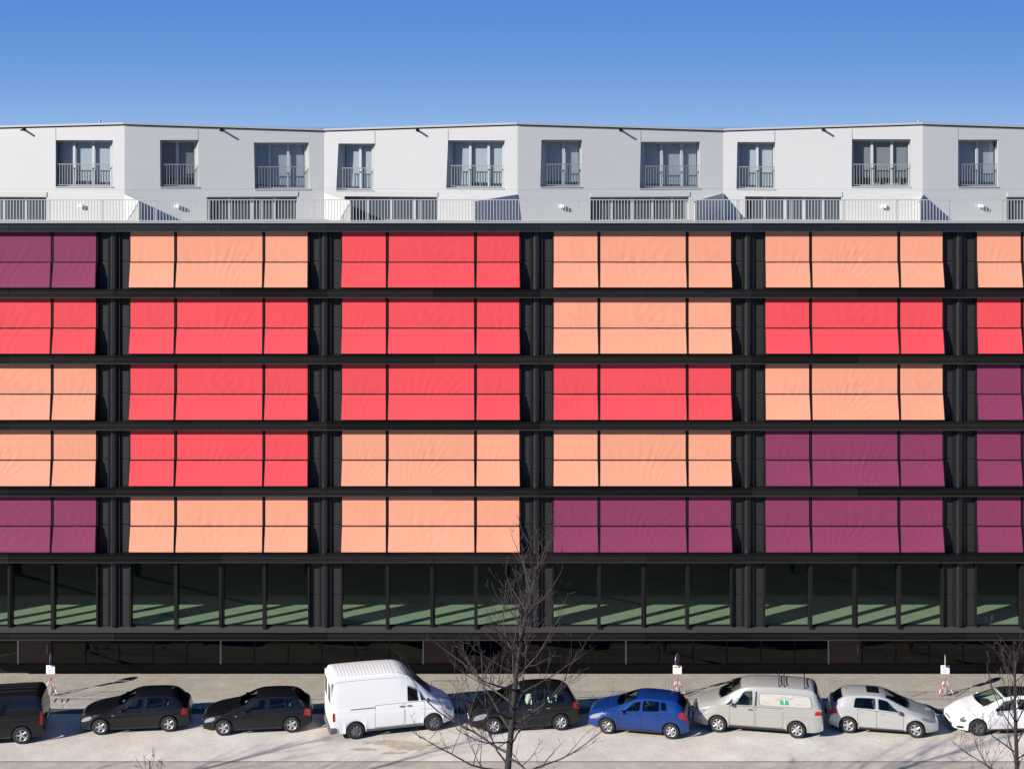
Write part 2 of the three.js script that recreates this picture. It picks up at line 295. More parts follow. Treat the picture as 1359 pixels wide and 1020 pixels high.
// first floor glazing: four panes to a bay
for (let b = 0; b < 6; b++) {
  const x0 = PX0 + PITCH * (K0 + b), e = [0.70, 2.60, 4.50, 6.32, 8.14];
  for (let i = 0; i < 4; i++) mesh('window_pane', span(x0 + e[i] + 0.05, x0 + e[i + 1] - 0.05, FLOOR1 + 0.05, Y1, -0.23, -0.21), M.pane, bld);
  for (let i = 1; i < 4; i++) mesh('mullion', [span(x0 + e[i] - (i === 2 ? 0.1 : 0.07), x0 + e[i] + (i === 2 ? 0.1 : 0.07), FLOOR1 + 0.03, Y1 + 0.02, -0.3, -0.06 + (i === 2 ? 0 : 0.09)), ...(i === 2 ? [span(x0 + e[i] - 0.03, x0 + e[i] + 0.03, FLOOR1 + 0.03, Y1 + 0.02, -0.06, -0.02)] : [span(x0 + e[i] - 0.04, x0 + e[i] + 0.1, FLOOR1 - 0.02, FLOOR1 + 0.06, 0.03, 0.12)])], M.frame, bld);
  mesh('window_rail', span(x0 + 0.7, x0 + 8.14, FLOOR1 + 0.025, FLOOR1 + 0.075, -0.28, -0.16), M.frame, bld);
}
{ // sloping sill over the lowest band
  const n = (K1 - K0) * 2;
  for (let i = 0; i < n; i++) { const xa = PX0 + PITCH * (K0 + i / 2) + 0.1, s = new THREE.Shape(); [[-0.2, -0.06], [-0.2, 0.03], [0.285, -0.055], [0.285, -0.085]].forEach((p, j) => j ? s.lineTo(...p) : s.moveTo(...p));
    const g = new THREE.ExtrudeGeometry(s, { depth: PITCH / 2 - 0.01, bevelEnabled: false }); g.rotateY(-Math.PI / 2); g.translate(PITCH / 2 - 0.01, 0, 0); planeUV(g, 1, 3, 'x', 'z');
    const o = mesh('sill_plate', g, M.sill, bld); o.position.set(xa, FLOOR1 + 0.005, 0.01); }
}
// recessed ground floor
{
  const z = -2.75, y0 = 0.09, y1 = SOFFIT - 0.02, r = rng(5); let x = XL + 0.25, i = 0; const step = PITCH / 6;
  mesh('plinth', span(XL + 0.25, XR - 0.25, y0, y0 + 0.40, z - 0.12, z + 0.03), M.frame, bld);
  while (x < XR - 0.3) {
    const x2 = Math.min(x + step, XR - 0.25); const door = (i % 12) === 3;
    if (door) { const d = part('door', bld); mesh('door_leaf', span(x + 0.05, x2 - 0.05, y0 + 0.41, y1, z - 0.05, z - 0.01), M.roomBrown, d); mesh('handle', bar(V(x2 - 0.2, 0.95, z + 0.04), V(x2 - 0.2, 1.35, z + 0.04), 0.015), M.rail, d); }
    else mesh('window_pane', span(x + 0.03, x2 - 0.03, y0 + 0.40, y1, z - 0.03, z - 0.01), M.paneSmoke, bld);
    mesh('mullion', span(x2 - 0.03, x2 + 0.03, y0 + 0.402, y1, z - 0.08, z + 0.02), (i % 6) === 2 ? M.rail : M.frame, bld);
    if (i % 6 === 5) mesh('inner_pillar', new THREE.CylinderGeometry(0.2, 0.2, y1 - y0, 14).translate(x, (y0 + y1) / 2, z - 1.4), M.gypsum, bld);
    if (i % 6 === 1) mesh('partition', span(x, x + 1.3, y0, y1, z - 2.6, z - 2.5), M.roomBrown, bld);
    x = x2; i++;
  }
}
// ------------------------------------------------------------------ penthouse
const RZ = -1.3, VZ = -2.55, PB = bandTop(-1);
const folds = [[-105, VZ, 171.5], [165, RZ, 163], [430, VZ, 171.5], [687, RZ, 163.2], [960, VZ, 171.5], [1225, RZ, 163], [1490, VZ, 171.5]].map(([px, z, py]) => at(px, py, z));
folds[0].x = -27.4;
const DARKB = { 1: 1, 8: 1 };
const wins = [ // facet, outer top x0 x1, outer bottom x0 x1, y0 y1, inner x0 x1, mullions, slit side
  [0, 73.4, 149.4, 73.4, 149.4, 185.8, 247.4, 74.2, 147.2, [98, 123.6], -1], [1, 212, 263, 212.5, 263.5, 185.6, 248, 213.5, 259, [234.8], 1], [1, 336.6, 409.5, 338, 411, 189, 251, 339, 405.3, [357.5, 382], 0],
  [2, 449, 498, 446, 495, 190.3, 252.2, 456, 494.5, [478], 1], [2, 594.5, 670, 592, 668, 186, 249.3, 600, 668, [624, 648.5], -1], [3, 718.6, 772.7, 717, 771.3, 185.4, 247.8, 724, 771, [748.2], 0],
  [3, 850.5, 929.3, 849, 928.5, 188, 250, 854, 927.5, [878, 904.6], -1], [4, 978.7, 1029, 977.5, 1028.6, 188.3, 250.6, 981, 1027.8, [1005.2], 1], [4, 1131, 1208.8, 1130.6, 1208.6, 184.6, 247.6, 1132, 1207, [1157.5, 1183.8], -1], [5, 1272, 1324.7, 1272, 1324.7, 185.3, 247.7, 1273, 1323, [1297], -1]];
const doors = [[0, -60, 61, [-30, 5, 34]], [1, 274, 394, [304, 334, 364]], [2, 457, 580, [488, 519, 550]], [3, 783.5, 914.4, [812, 839, 866, 892]], [4, 989, 1116.9, [1015, 1042, 1067, 1093]], [5, 1336.6, 1450, [1365, 1395, 1422]]];
for (let f = 0; f < 6; f++) {
  const A = folds[f], B = folds[f + 1], dir = V(B.x - A.x, 0, B.z - A.z), len = dir.length(); dir.normalize();
  const nrm = V(-dir.z, 0, dir.x); if (nrm.z < 0) nrm.negate();
  const fc = part('penthouse_facade', bld); fc.position.set(A.x, 0, A.z); fc.rotation.y = Math.atan2(nrm.x, nrm.z);
  // facet frame: s along, y up, depth o outward
  const loc = (px, py, o = 0) => { const d = V((px - CX) / FOC, -(py - HOR) / FOC, -1), c = V(0, CAMY, CAMZ), P = A.clone().addScaledVector(nrm, o); const t = P.clone().sub(c).dot(nrm) / d.dot(nrm); const q = c.addScaledVector(d, t); return { s: q.clone().sub(A).dot(dir), y: q.y }; };
  const topY = s => lerp(A.y, B.y, s / len) - 0.10;
  const shape = new THREE.Shape(); shape.moveTo(0, PB);
  const dr = doors.find(d => d[0] === f), dTop = 21.02;
  if (dr) { const a = Math.max(0.4, loc(dr[1], 270).s), b = Math.min(len - 0.4, loc(dr[2], 270).s); dr.a = a; dr.b = b; shape.lineTo(a, PB); shape.lineTo(a, dTop); shape.lineTo(b, dTop); shape.lineTo(b, PB); }
  shape.lineTo(len, PB); shape.lineTo(len, topY(len)); shape.lineTo(0, topY(0));
  const list = wins.filter(w => w[0] === f).map(w => {
    const [, tx0, tx1, bx0, bx1, y0, y1, ix0, ix1, mu, slit] = w;
    const yT = loc(tx0, y0).y, yB = loc(bx0, y1).y;
    const o = { a: loc(tx0, y0).s, b: loc(tx1, y0).s, c: loc(bx1, y1).s, d: loc(bx0, y1).s, yT, yB, w };
    const h = new THREE.Path(), sl = 0.022; h.moveTo(o.d, yB); h.lineTo(o.c, yB); h.lineTo(o.b, yT);
    if (slit === 1) { h.lineTo(o.b, topY(o.b) - 0.06); h.lineTo(o.b - sl, topY(o.b) - 0.06); h.lineTo(o.b - sl, yT); }
    if (slit === -1) { h.lineTo(o.a + sl, yT); h.lineTo(o.a + sl, topY(o.a) - 0.06); h.lineTo(o.a, topY(o.a) - 0.06); }
    h.lineTo(o.a, yT); shape.holes.push(h); return o;
  });
  const g = new THREE.ExtrudeGeometry(shape, { depth: 0.05, bevelEnabled: false }); g.translate(0, 0, -0.05);
  mesh('wall_panel', planeUV(g), M.clad, fc);
  // coping, shadow gap
  const cop = (o0, o1, d0, d1) => { const s = new THREE.Shape([[0, d0], [len, d0], [len, d1], [0, d1]].map(([q, d]) => new THREE.Vector2(q, lerp(A.y, B.y, q / len) + d))); const e = new THREE.ExtrudeGeometry(s, { depth: o1 - o0, bevelEnabled: false }); e.translate(0, 0, o0); return e; };
  mesh('coping', cop(-0.3, 0.09, -0.055, 0.03), M.trim, fc);
  mesh('shadow_gap', cop(-0.3, -0.01, -0.102, -0.0555), M.frame, fc);
  mesh('backing_wall', span(0.05, len - 0.05, PB, Math.min(A.y, B.y) - 0.12, -0.9, -0.85), M.core, fc);
  // horizontal joint below the upper storey
  mesh('storey_joint', span(0.02, len - 0.02, 21.36, 21.375, 0.0005, 0.004), M.trim, fc);
  for (const o of list) {
    const [, , , , , y0, y1, ix0, ix1, mu] = o.w, D = -0.36, wi = wins.indexOf(o.w);
    const wn = part('window', fc);
    const ia = loc(ix0, y0 + 3, D).s, ib = loc(ix1, y0 + 3, D).s, iT = o.yT - 0.06, iB = o.yB + 0.03;
    const O = [V(o.d, o.yB, -0.049), V(o.c, o.yB, -0.049), V(o.b, o.yT, -0.049), V(o.a, o.yT, -0.049)], I = [V(ia, iB, D), V(ib, iB, D), V(ib, iT, D), V(ia, iT, D)];
    mesh('reveal', [0, 1, 2, 3].map(k => quadG(O[k], O[(k + 1) % 4], I[(k + 1) % 4], I[k])), M.reveal, wn);
    mesh('sill', span(o.d - 0.01, o.c + 0.03, o.yB - 0.035, o.yB + 0.004, -0.04, 0.035), M.whiteFrame, wn);
    const fw = 0.05, ms = mu.map(m => loc(m, y0, D).s);
    mesh('frame', [span(ia, ia + fw, iB, iT, D - 0.06, D), span(ib - fw, ib, iB, iT, D - 0.06, D), span(ia + fw, ib - fw, iT - fw, iT, D - 0.06, D), span(ia + fw, ib - fw, iB, iB + fw, D - 0.06, D), ...ms.map(m => span(m - 0.055, m + 0.055, iB + fw, iT - fw, D - 0.06, D + 0.004))], M.whiteFrame, wn);
    const ed = [ia + fw, ...ms, ib - fw];
    for (let k = 0; k + 1 < ed.length; k++) {
      mesh('pane', span(ed[k] + (k ? 0.055 : 0), ed[k + 1] - (k + 2 < ed.length ? 0.055 : 0), iB + fw, iT - fw, D - 0.035, D - 0.025), M.paneClear, wn);
      mesh('roller_blind', span(ed[k] + 0.02, ed[k + 1] - 0.02, iB + (DARKB[wi] ? 0.35 : 0.08 + 0.12 * ((wi * 7 + k * 3) % 4) / 3), iT - 0.06, D - 0.15, D - 0.145), DARKB[wi] ? M.blindGrey : M.blindPale, wn);
    }
    const hT = iB + 0.92, bs = []; const n = Math.round((ib - ia) / 0.125);
    for (let k = 0; k <= n; k++) { const s = lerp(ia + 0.03, ib - 0.03, k / n); bs.push(span(s - 0.011, s + 0.011, iB + 0.06, hT, -0.10, -0.085)); }
    bs.push(span(ia, ib, hT, hT + 0.035, -0.115, -0.07), span(ia, ib, iB + 0.03, iB + 0.06, -0.115, -0.07));
    mesh('balustrade', bs, M.balus, wn);
  }
  if (dr) {
    const d = part('terrace_door', fc), { a, b } = dr, D = -0.22, ms = dr[3].map(m => loc(m, 280, D).s);
    mesh('reveal', [span(a - 0.04, a, PB, dTop, D - 0.1, -0.051), span(b, b + 0.04, PB, dTop, D - 0.1, -0.051), span(a - 0.04, b + 0.04, dTop, dTop + 0.05, D - 0.1, -0.051)], M.reveal, d);
    mesh('header', span(a + 0.02, b + 0.03, dTop + 0.01, dTop + 0.22, 0.0005, 0.03), M.clad, d);
    const ed = [a, ...ms, b];
    mesh('frame', [...ed.map(m => span(m - 0.05, m + 0.05, PB, dTop - 0.06, D - 0.06, D)), span(a - 0.02, b + 0.02, dTop - 0.06, dTop, D - 0.06, D)], M.whiteFrame, d);
    for (let k = 0; k + 1 < ed.length; k++) mesh('pane', span(ed[k] + 0.05, ed[k + 1] - 0.05, PB, dTop - 0.06, D - 0.04, D - 0.03), M.blueGlass, d);
  }
}
{ // roof deck
  const b = folds.map(p => V(p.x, p.y - 0.1, BACK)), fr = folds.map(p => V(p.x, p.y - 0.1, p.z - 0.2));
  const gs = []; for (let i = 0; i < 6; i++) gs.push(quadG(fr[i], fr[i + 1], b[i + 1], b[i]));
  mesh('roof', gs, M.roofTop, bld);
  mesh('back_wall', span(XL, XR, PB, 23.8, BACK - 0.2, BACK), M.clad, bld);
  for (const px of [35.5, 296, 554.5, 823, 1091]) { // rain spouts under the coping
    const f = folds.findIndex((p, i) => i < 6 && at(px, 169, -2.2).x >= folds[i].x && at(px, 169, -2.2).x < folds[i + 1].x), A = folds[f], B = folds[f + 1], x = at(px, 169, -2.2).x, t = (x - A.x) / (B.x - A.x), z = lerp(A.z, B.z, t), y = lerp(A.y, B.y, t) - 0.16;
    mesh('rain_spout', [bar(V(x, y, z - 0.05), V(x, y - 0.03, z + 0.36), 0.045, 10), bar(V(x, y, z + 0.0), V(x, y, z + 0.03), 0.075, 10)], M.frame, bld);
  }
  for (const [px, py] of [[112, 273], [238.5, 273.4], [744.6, 273.4], [1168.5, 273.4], [1298, 273]]) {
    const x = at(px, py, -2).x, f = folds.findIndex((p, i) => i < 6 && x >= folds[i].x && x < folds[i + 1].x), A = folds[f], B = folds[f + 1], z = lerp(A.z, B.z, (x - A.x) / (B.x - A.x));
    const l = mesh('wall_lamp', [new RoundedBoxGeometry(0.22, 0.14, 0.12, 2, 0.02), bx(0.1, 0.1, 0.1, -0.02, 0, -0.09)], M.white, bld); l.position.set(x, at(px, py, z).y, z + 0.13);
  }
  for (const px of [127, 1225]) { const x = at(px, 0, -1.6).x; mesh('roof_vent', [bar(V(x, 24.0, -2.2), V(x, 24.36, -2.2), 0.035, 8), bar(V(x, 24.3, -2.2), V(x, 24.36, -2.2), 0.06, 8)], M.trim, bld); }
}
{ // terrace railing in lengths between posts, and screens between terraces
  const y0 = PB + 0.05, y1 = 21.0, L = PITCH / 4; let i = 0;
  const bs = []; for (let k = 0; k < 17; k++) { const s = (k + 0.5) * L / 17; bs.push(span(s - 0.014, s + 0.014, y0 + 0.06, y1 - 0.02, 0.1, 0.116)); }
  const g = merge([...bs, span(0, L, y1 - 0.02, y1 + 0.012, 0.085, 0.13), span(0, L, y0 + 0.03, y0 + 0.06, 0.09, 0.125)]);
  for (let x = XL + 0.3; x + L < XR; x += L) { const o = mesh('terrace_railing', g, M.rail, bld); o.position.x = x; mesh('post', span(-0.02, 0.02, y0 - 0.02, y1 - 0.02, 0.06, 0.1), M.rail, o); }
  for (const [fi, nx] of [[1, 185], [2, 466], [3, 630], [4, 922], [5, 1221]]) {
    const a = folds[fi], n = at(nx, 280, 0.0), h0 = 21.16, h1 = 20.93, d = V(n.x - a.x, 0, n.z - a.z), q = V(-d.z, 0, d.x).normalize().multiplyScalar(0.02);
    const P = (p, y, s) => V(p.x + q.x * s, y, p.z + q.z * s), a2 = V(a.x + d.x * 0.02, 0, a.z + d.z * 0.02);
    const c = []; for (const s of [-1, 1]) c.push(P(a2, PB, s), P(n, PB, s), P(n, h1, s), P(a2, h0, s));
    const g2 = [quadG(c[0], c[1], c[2], c[3]), quadG(c[4], c[5], c[6], c[7]), quadG(c[3], c[2], c[6], c[7]), quadG(c[1], c[2], c[6], c[5]), quadG(c[0], c[3], c[7], c[4])];
    mesh('terrace_screen', g2, M.clad, bld);
  }
}

// ------------------------------------------------------------------ vehicles
function paint(rgb, rough = 0.35, metal = 0.1, coat = 0.9, spec = 1) { const m = new THREE.MeshPhysicalMaterial({ roughness: rough, metalness: metal, specularIntensity: spec, clearcoat: coat, clearcoatRoughness: 0.06 }); m.color.setRGB(...rgb); return m; }
function clearGlass(r, g, b) { const m = new THREE.MeshPhysicalMaterial({ transmission: 1, thickness: 0, roughness: 0.01, ior: 1.45 }); m.color.setRGB(r, g, b); return m; }
const C = {
  dark: mat([0.006, 0.007, 0.0075], 0.05), glass: clearGlass(0.58, 0.65, 0.63), glassTint: clearGlass(0.78, 0.88, 0.82), cabin: mat([0.02, 0.02, 0.021], 0.85), seatDark: mat([0.11, 0.105, 0.10], 0.85), tyre: mat([0.014, 0.014, 0.0145], 0.85), rim: mat([0.42, 0.42, 0.42], 0.35, 0.6), rimDark: mat([0.12, 0.12, 0.12], 0.5, 0.5), hub: mat([0.05, 0.05, 0.05], 0.5, 0.4),
  lampClear: mat([0.30, 0.33, 0.35], 0.1, 0.35), lampDark: mat([0.16, 0.175, 0.19], 0.1, 0.4), lampRed: mat([0.32, 0.012, 0.012], 0.15), trim: mat([0.017, 0.017, 0.018], 0.6), seam: mat([0.008, 0.008, 0.008], 0.8), chrome: mat([0.55, 0.55, 0.56], 0.2, 0.9), plate: mat([0.62, 0.62, 0.6], 0.5), greyPlastic: mat([0.10, 0.10, 0.105], 0.7), seat: mat([0.50, 0.48, 0.42], 0.8),
};
function poly(pts) { return x => { if (x <= pts[0][0]) return pts[0][1]; for (let i = 1; i < pts.length; i++) if (x <= pts[i][0]) return lerp(pts[i - 1][1], pts[i][1], (x - pts[i - 1][0]) / Math.max(1e-6, pts[i][0] - pts[i - 1][0])); return pts[pts.length - 1][1]; }; }
function chaikin(p, n = 2) { for (let k = 0; k < n; k++) { const q = [p[0]]; for (let i = 0; i + 1 < p.length; i++) { const a = p[i], b = p[i + 1]; if (i) q.push([lerp(a[0], b[0], 0.25), lerp(a[1], b[1], 0.25)]); if (i + 2 < p.length) q.push([lerp(a[0], b[0], 0.75), lerp(a[1], b[1], 0.75)]); } q.push(p[p.length - 1]); p = q; } return p; }
// local frame: x runs from the front bumper (0) to the rear (L), y up, z to the side
function vehicle(spec, label, category, bodyMat) {
  const s = spec, top = chaikin(s.top), T = poly(top), Bl = poly(chaikin(s.belt, 1)), R = poly(chaikin(s.roof, 2));
  const ra = s.wr + 0.06;
  const Wp = x => { let w = s.W; if (x < s.nf) w *= 1 - s.af * Math.pow((s.nf - x) / s.nf, 2.3); if (x > s.L - s.nr) w *= 1 - s.ar * Math.pow((x - s.L + s.nr) / s.nr, 2.3); return w; };
  const yLow = x => { let y = s.low + 0.05 * Math.pow(clamp(1 - x / 0.5), 2) + 0.09 * Math.pow(clamp((x - s.L + 0.5) / 0.5), 2); for (const w of s.wheels) { const d = Math.abs(x - w); if (d < ra) y = Math.max(y, s.wr + Math.sqrt(ra * ra - d * d)); } return y; };
  const flare = (x, y) => { let f = 0; for (const w of s.wheels) { const d = Math.hypot(x - w, y - s.wr); f = Math.max(f, 0.022 * Math.exp(-Math.pow((d - ra) / 0.09, 2))); } return f; };
  function S(x, v, side) {
    const W = Wp(x), t = T(x), b = Math.min(Bl(x), t - 0.06), yl = Math.min(yLow(x), b - 0.04), r = Math.min(R(x) * W / s.W, W - 0.05);
    let y, z;
    const e = s.crown * clamp((t - b) / 0.3, 0.55, 1);
    if (v <= 1) { const p0 = [W - 0.05, yl], c = [W + 0.035, lerp(s.low, b, 0.55)], p2 = [W - 0.035, b]; c[1] = Math.max(c[1], yl + 0.02); const u = 1 - v; z = u * u * p0[0] + 2 * u * v * c[0] + v * v * p2[0]; y = u * u * p0[1] + 2 * u * v * c[1] + v * v * p2[1]; z += flare(x, y) - 0.012 * Math.exp(-Math.pow((y - lerp(s.low, b, 0.78)) / 0.03, 2)); }
    else if (v <= 2) { const q = v - 1; z = lerp(W - 0.035, r, q) + (s.bulge ?? 0.03) * Math.sin(Math.PI * q) * clamp((t - b) / 0.4); y = lerp(b, t - e, q); }
    else { const q = 1 - (v - 2); z = r * q; y = t - e * Math.pow(q, 2.6); }
    return V(x, y, z * side);
  }
  const N = (x, v, side) => { const h = 0.01, a = S(Math.min(x + h, s.L), v, side).sub(S(Math.max(x - h, 0), v, side)), v0 = Math.max(0, v - 0.02), v1 = Math.min(2.98, v + 0.02); const b = S(x, v1, side).sub(S(x, v0, side)); const n = a.cross(b); if (n.lengthSq() < 1e-12) n.set(0, 1, 0); n.normalize(); if (n.z * side < -0.02 && v < 2) n.negate(); if (v >= 2 && n.y < 0) n.negate(); return n; };
  // stations
  let xs = new Set([0, s.L]);
  for (let i = 0; i + 1 < top.length; i++) { const l = Math.hypot(top[i + 1][0] - top[i][0], top[i + 1][1] - top[i][1]), n = Math.ceil(l / 0.035); for (let k = 0; k < n; k++) xs.add(+lerp(top[i][0], top[i + 1][0], k / n).toFixed(4)); }
  for (const w of s.wheels) for (let k = 0; k <= 26; k++) xs.add(+(w - ra * 0.9999 * Math.cos(Math.PI * k / 26)).toFixed(4)), (k === 0 && (xs.add(+(w - ra - 0.004).toFixed(4)), xs.add(+(w + ra + 0.004).toFixed(4))));
  xs = [...xs].filter(x => x >= 0 && x <= s.L).sort((a, b) => a - b);
  const vs = [0, 0.06, 0.2, 0.35, 0.5, 0.65, 0.72, 0.78, 0.84, 0.93, 0.98, 1, 1.02, 1.05, 1.08, 1.11, 1.15, 1.25, 1.4, 1.5, 1.6, 1.7, 1.75, 1.8, 1.84, 1.88, 1.92, 1.98, 2, 2.015, 2.06, 2.09, 2.12, 2.15, 2.3, 2.5, 2.75, 3];
  const ring = []; for (const v of vs) ring.push([v, 1]); for (const v of vs.slice(0, -1).reverse()) ring.push([v, -1]);
  const pos = [], idx = [], uvs = [];
  for (const x of xs) for (const [v, sd] of ring) { const p = S(x, v, sd); pos.push(p.x, p.y, p.z); uvs.push(p.x, p.y + p.z); }
  const m = ring.length;
  const holes = [], isClear = mt => !!(mt && mt.transmission);
  for (const w of s.side) if (isClear(w[6] ?? s.glassMat ?? C.glass)) holes.push((x, v) => { const v0 = w[4] ?? 1.1, v1 = w[5] ?? 1.9, q = (v - v0) / (v1 - v0), a = lerp(w[0], w[2], q), b = lerp(w[1], w[3], q); return q > 0.02 && q < 0.98 && x > a + 0.012 && x < b - 0.012; });
  const wideHole = (r, cv) => (x, v) => { if (v < r[2]) return false; const w = (3 - v) / (3 - r[2]), a = (x - r[0] - cv * w * w) / (r[1] - r[0] - 0.6 * cv * w * w); return w < 0.97 && a > 0.02 && a < 0.98; };
  if (s.screen) holes.push(wideHole(s.screen, s.screenCurve ?? 0.1));
  if (s.back && !s.backDark) holes.push(wideHole(s.back, -(s.backCurve ?? 0.04)));
  const inHole = (x, v) => holes.some(h => h(x, v));
  for (let i = 0; i + 1 < xs.length; i++) for (let j = 0; j + 1 < m; j++) { const a = i * m + j, b = a + 1, c = a + m, d = c + 1; const va = ring[j][0], vb = ring[j + 1][0]; if (Math.max(va, vb) > 1.03 && inHole(xs[i], va) && inHole(xs[i + 1], va) && inHole(xs[i], vb) && inHole(xs[i + 1], vb)) continue; idx.push(a, c, b, b, c, d); }
  const cap = (x, dir) => { // rounded end
    let base = dir < 0 ? 0 : (xs.length - 1) * m; const pr = ring.map(([v, sd]) => S(x, v, sd)); const cy = (pr[0].y + T(x)) / 2;
    for (const [k, o] of [[0.955, 0.022], [0.88, 0.036], [0.0, 0.05]]) { const st = pos.length / 3; for (const p of pr) { pos.push(p.x + dir * o, lerp(cy, p.y, k), p.z * k); uvs.push(p.z, p.y); } for (let j = 0; j + 1 < m; j++) { const a = base + j, b = a + 1, c = st + j, d = c + 1; if (dir > 0) idx.push(a, c, b, b, c, d); else idx.push(a, b, c, b, d, c); } base = st; }
  };
  cap(0, -1); cap(s.L, 1);
  const g = new THREE.BufferGeometry(); g.setAttribute('position', new THREE.Float32BufferAttribute(pos, 3)); g.setAttribute('uv', new THREE.Float32BufferAttribute(uvs, 2)); g.setIndex(idx); g.computeVertexNormals();
  const o = thing(spec.name, label, category);
  const root = o; const off = s.L / 2; g.translate(-off, 0, 0);
  const body = mesh('body', g, bodyMat, root);
  const patch = (x0b, x1b, x0t, x1t, v0, v1, side, d, round = 0.1, nu = 14, nv = 10) => grid(nu, nv, (a, b) => {
    let p = a * 2 - 1, q = b * 2 - 1; const p2 = p * (1 - round * 0.5 * Math.pow(Math.abs(q), 8)), q2 = q * (1 - round * Math.pow(Math.abs(p), 8)); a = (p2 + 1) / 2; b = (q2 + 1) / 2;
    const v = lerp(v0, v1, b), x = lerp(lerp(x0b, x0t, b), lerp(x1b, x1t, b), a); const P = S(x, v, side).addScaledVector(N(x, v, side), d); P.x -= off; return P; });
  const wide = (x0, x1, vEdge, d, curve = 0, round = 0.06) => grid(12, 24, (a, b) => { // patch across the car, x0..x1 along the centre line
    let p = a * 2 - 1, q = b * 2 - 1; const w = q * (1 - round * Math.pow(Math.abs(p), 8)); const side = w < 0 ? -1 : 1, v = 3 - (3 - vEdge) * Math.abs(w); const x = clamp(lerp(x0, x1, a) + curve * w * w * (1 - 0.6 * a), 0, s.L); const P = S(x, v, side).addScaledVector(N(x, Math.min(v, 2.97), side), d); P.x -= off; return P; });
  const P = { S, N, patch, wide, root, off, T, mesh: (n, ge, mt, p = root) => mesh(n, ge, mt, p) };
  // underside and wheels
  mesh('underbody', [span(0.25 - off, s.L - 0.25 - off, s.low - 0.05, Math.min(0.75, s.wr * 2 + 0.1), -(s.W - 0.27), s.W - 0.27)], C.trim, root);
  for (const w of s.wheels) for (const sd of [-1, 1]) {
    const wh = part('wheel', root); wh.position.set(w - off, s.wr, sd * (s.W - 0.115)); wh.rotation.y = sd > 0 ? 0 : Math.PI; if (s.steer && w === s.wheels[0]) wh.rotation.y += s.steer;
    const rr = s.wr * 0.66, R2 = s.wr;
    const tp = [[rr, -0.09], [R2 - 0.025, -0.098], [R2 - 0.004, -0.075], [R2, -0.03], [R2, 0.03], [R2 - 0.004, 0.075], [R2 - 0.025, 0.098], [rr, 0.09]].map(p => new THREE.Vector2(...p));
    const tg = new THREE.LatheGeometry(tp, 36); tg.rotateX(Math.PI / 2); mesh('tyre', tg, C.tyre, wh);
    const rimM = s.darkRim ? C.rimDark : C.rim, gs = [];
    const rg = new THREE.LatheGeometry([[rr, -0.08], [rr + 0.004, 0.085], [rr - 0.016, 0.088], [rr - 0.03, 0.06], [rr - 0.03, -0.02]].map(p => new THREE.Vector2(...p)), 32); rg.rotateX(Math.PI / 2); gs.push(rg);
    const ns = s.spokes ?? 5; for (let k = 0; k < ns; k++) { const a = k / ns * 2 * Math.PI + 0.3, ww = (s.spokeW ?? 0.055); for (const da of s.twin ? [-0.14, 0.14] : [0]) { const sg = new THREE.CylinderGeometry(ww * 0.55, ww * 0.75, rr - 0.03, 6); sg.scale(1, 1, 0.5); sg.translate(0, (rr - 0.03) / 2 + 0.01, 0); sg.rotateZ(a + da); sg.translate(0, 0, 0.06); gs.push(sg); } }
    const hb = new THREE.CylinderGeometry(0.055, 0.07, 0.05, 14); hb.rotateX(Math.PI / 2); hb.translate(0, 0, 0.065); gs.push(hb);
    mesh('rim', gs, rimM, wh);
    const dk = new THREE.CylinderGeometry(rr - 0.01, rr - 0.01, 0.06, 28); dk.rotateX(Math.PI / 2); mesh('brake', dk, C.hub, wh);
  }
  for (const sd of [-1, 1]) {
    for (const w of s.side) mesh('side_window', patch(w[0], w[1], w[2], w[3], w[4] ?? 1.1, w[5] ?? 1.9, sd, 0.006, 0.12), w[6] ?? s.glassMat ?? C.glass, root);
    for (const [a, b, hx] of s.doors) {
      mesh('door_seam', patch(a - 0.012, b + 0.012, a - 0.012, b + 0.012, 0.10, 1.0, sd, 0.0012, 0.02, 16, 12), C.seam, root);
      const d = mesh('door', patch(a, b, a, b, 0.115, 0.985, sd, 0.004, 0.03, 16, 14), bodyMat, root);
      if (hx !== undefined) { const q = S(hx, 0.86, sd); mesh('handle', new RoundedBoxGeometry(0.17, 0.03, 0.04, 2, 0.012).translate(q.x - off, q.y, q.z + sd * 0.02), s.handleMat ?? bodyMat, d); }
    }
    if (s.rub) mesh('side_moulding', patch(s.rub[0], s.rub[1], s.rub[0], s.rub[1], s.rub[2], s.rub[3], sd, 0.012, 0.02, 20, 3), s.rub[4] ?? C.trim, root);
    for (const h of s.head) mesh('headlight', patch(h[0], h[1], h[2], h[3], h[4], h[5], sd, 0.016, 0.35), h[6] ?? C.lampClear, root);
    for (const h of s.lamps ?? []) { const q = S(h[0], h[1], sd), q2 = S(h[0] + 0.1, h[1], sd), a = Math.atan2(q2.z - q.z, 0.1); const lg = new THREE.SphereGeometry(1, 16, 12); lg.scale(h[2], h[3], h[4]); lg.rotateZ(h[5] ?? 0); lg.rotateY(-a); lg.translate(q.x - off, q.y, q.z + sd * 0.004); mesh(h[6] ?? 'headlight', lg, C.lampDark, root); }
    for (const h of s.tail) mesh('tail_light', patch(h[0], h[1], h[2], h[3], h[4], h[5], sd, 0.008, 0.2), C.lampRed, root);
    if (s.mirror) { const [mx, mv] = s.mirror, q = S(mx, mv, sd); const mg = new THREE.SphereGeometry(1, 14, 10); mg.scale(0.07, 0.075, 0.11); mg.translate(q.x - off, q.y + 0.03, q.z + sd * 0.1); mesh('mirror', [mg, bx(0.05, 0.03, 0.1, q.x - off, q.y, q.z + sd * 0.03)], s.mirrorMat ?? bodyMat, root); }
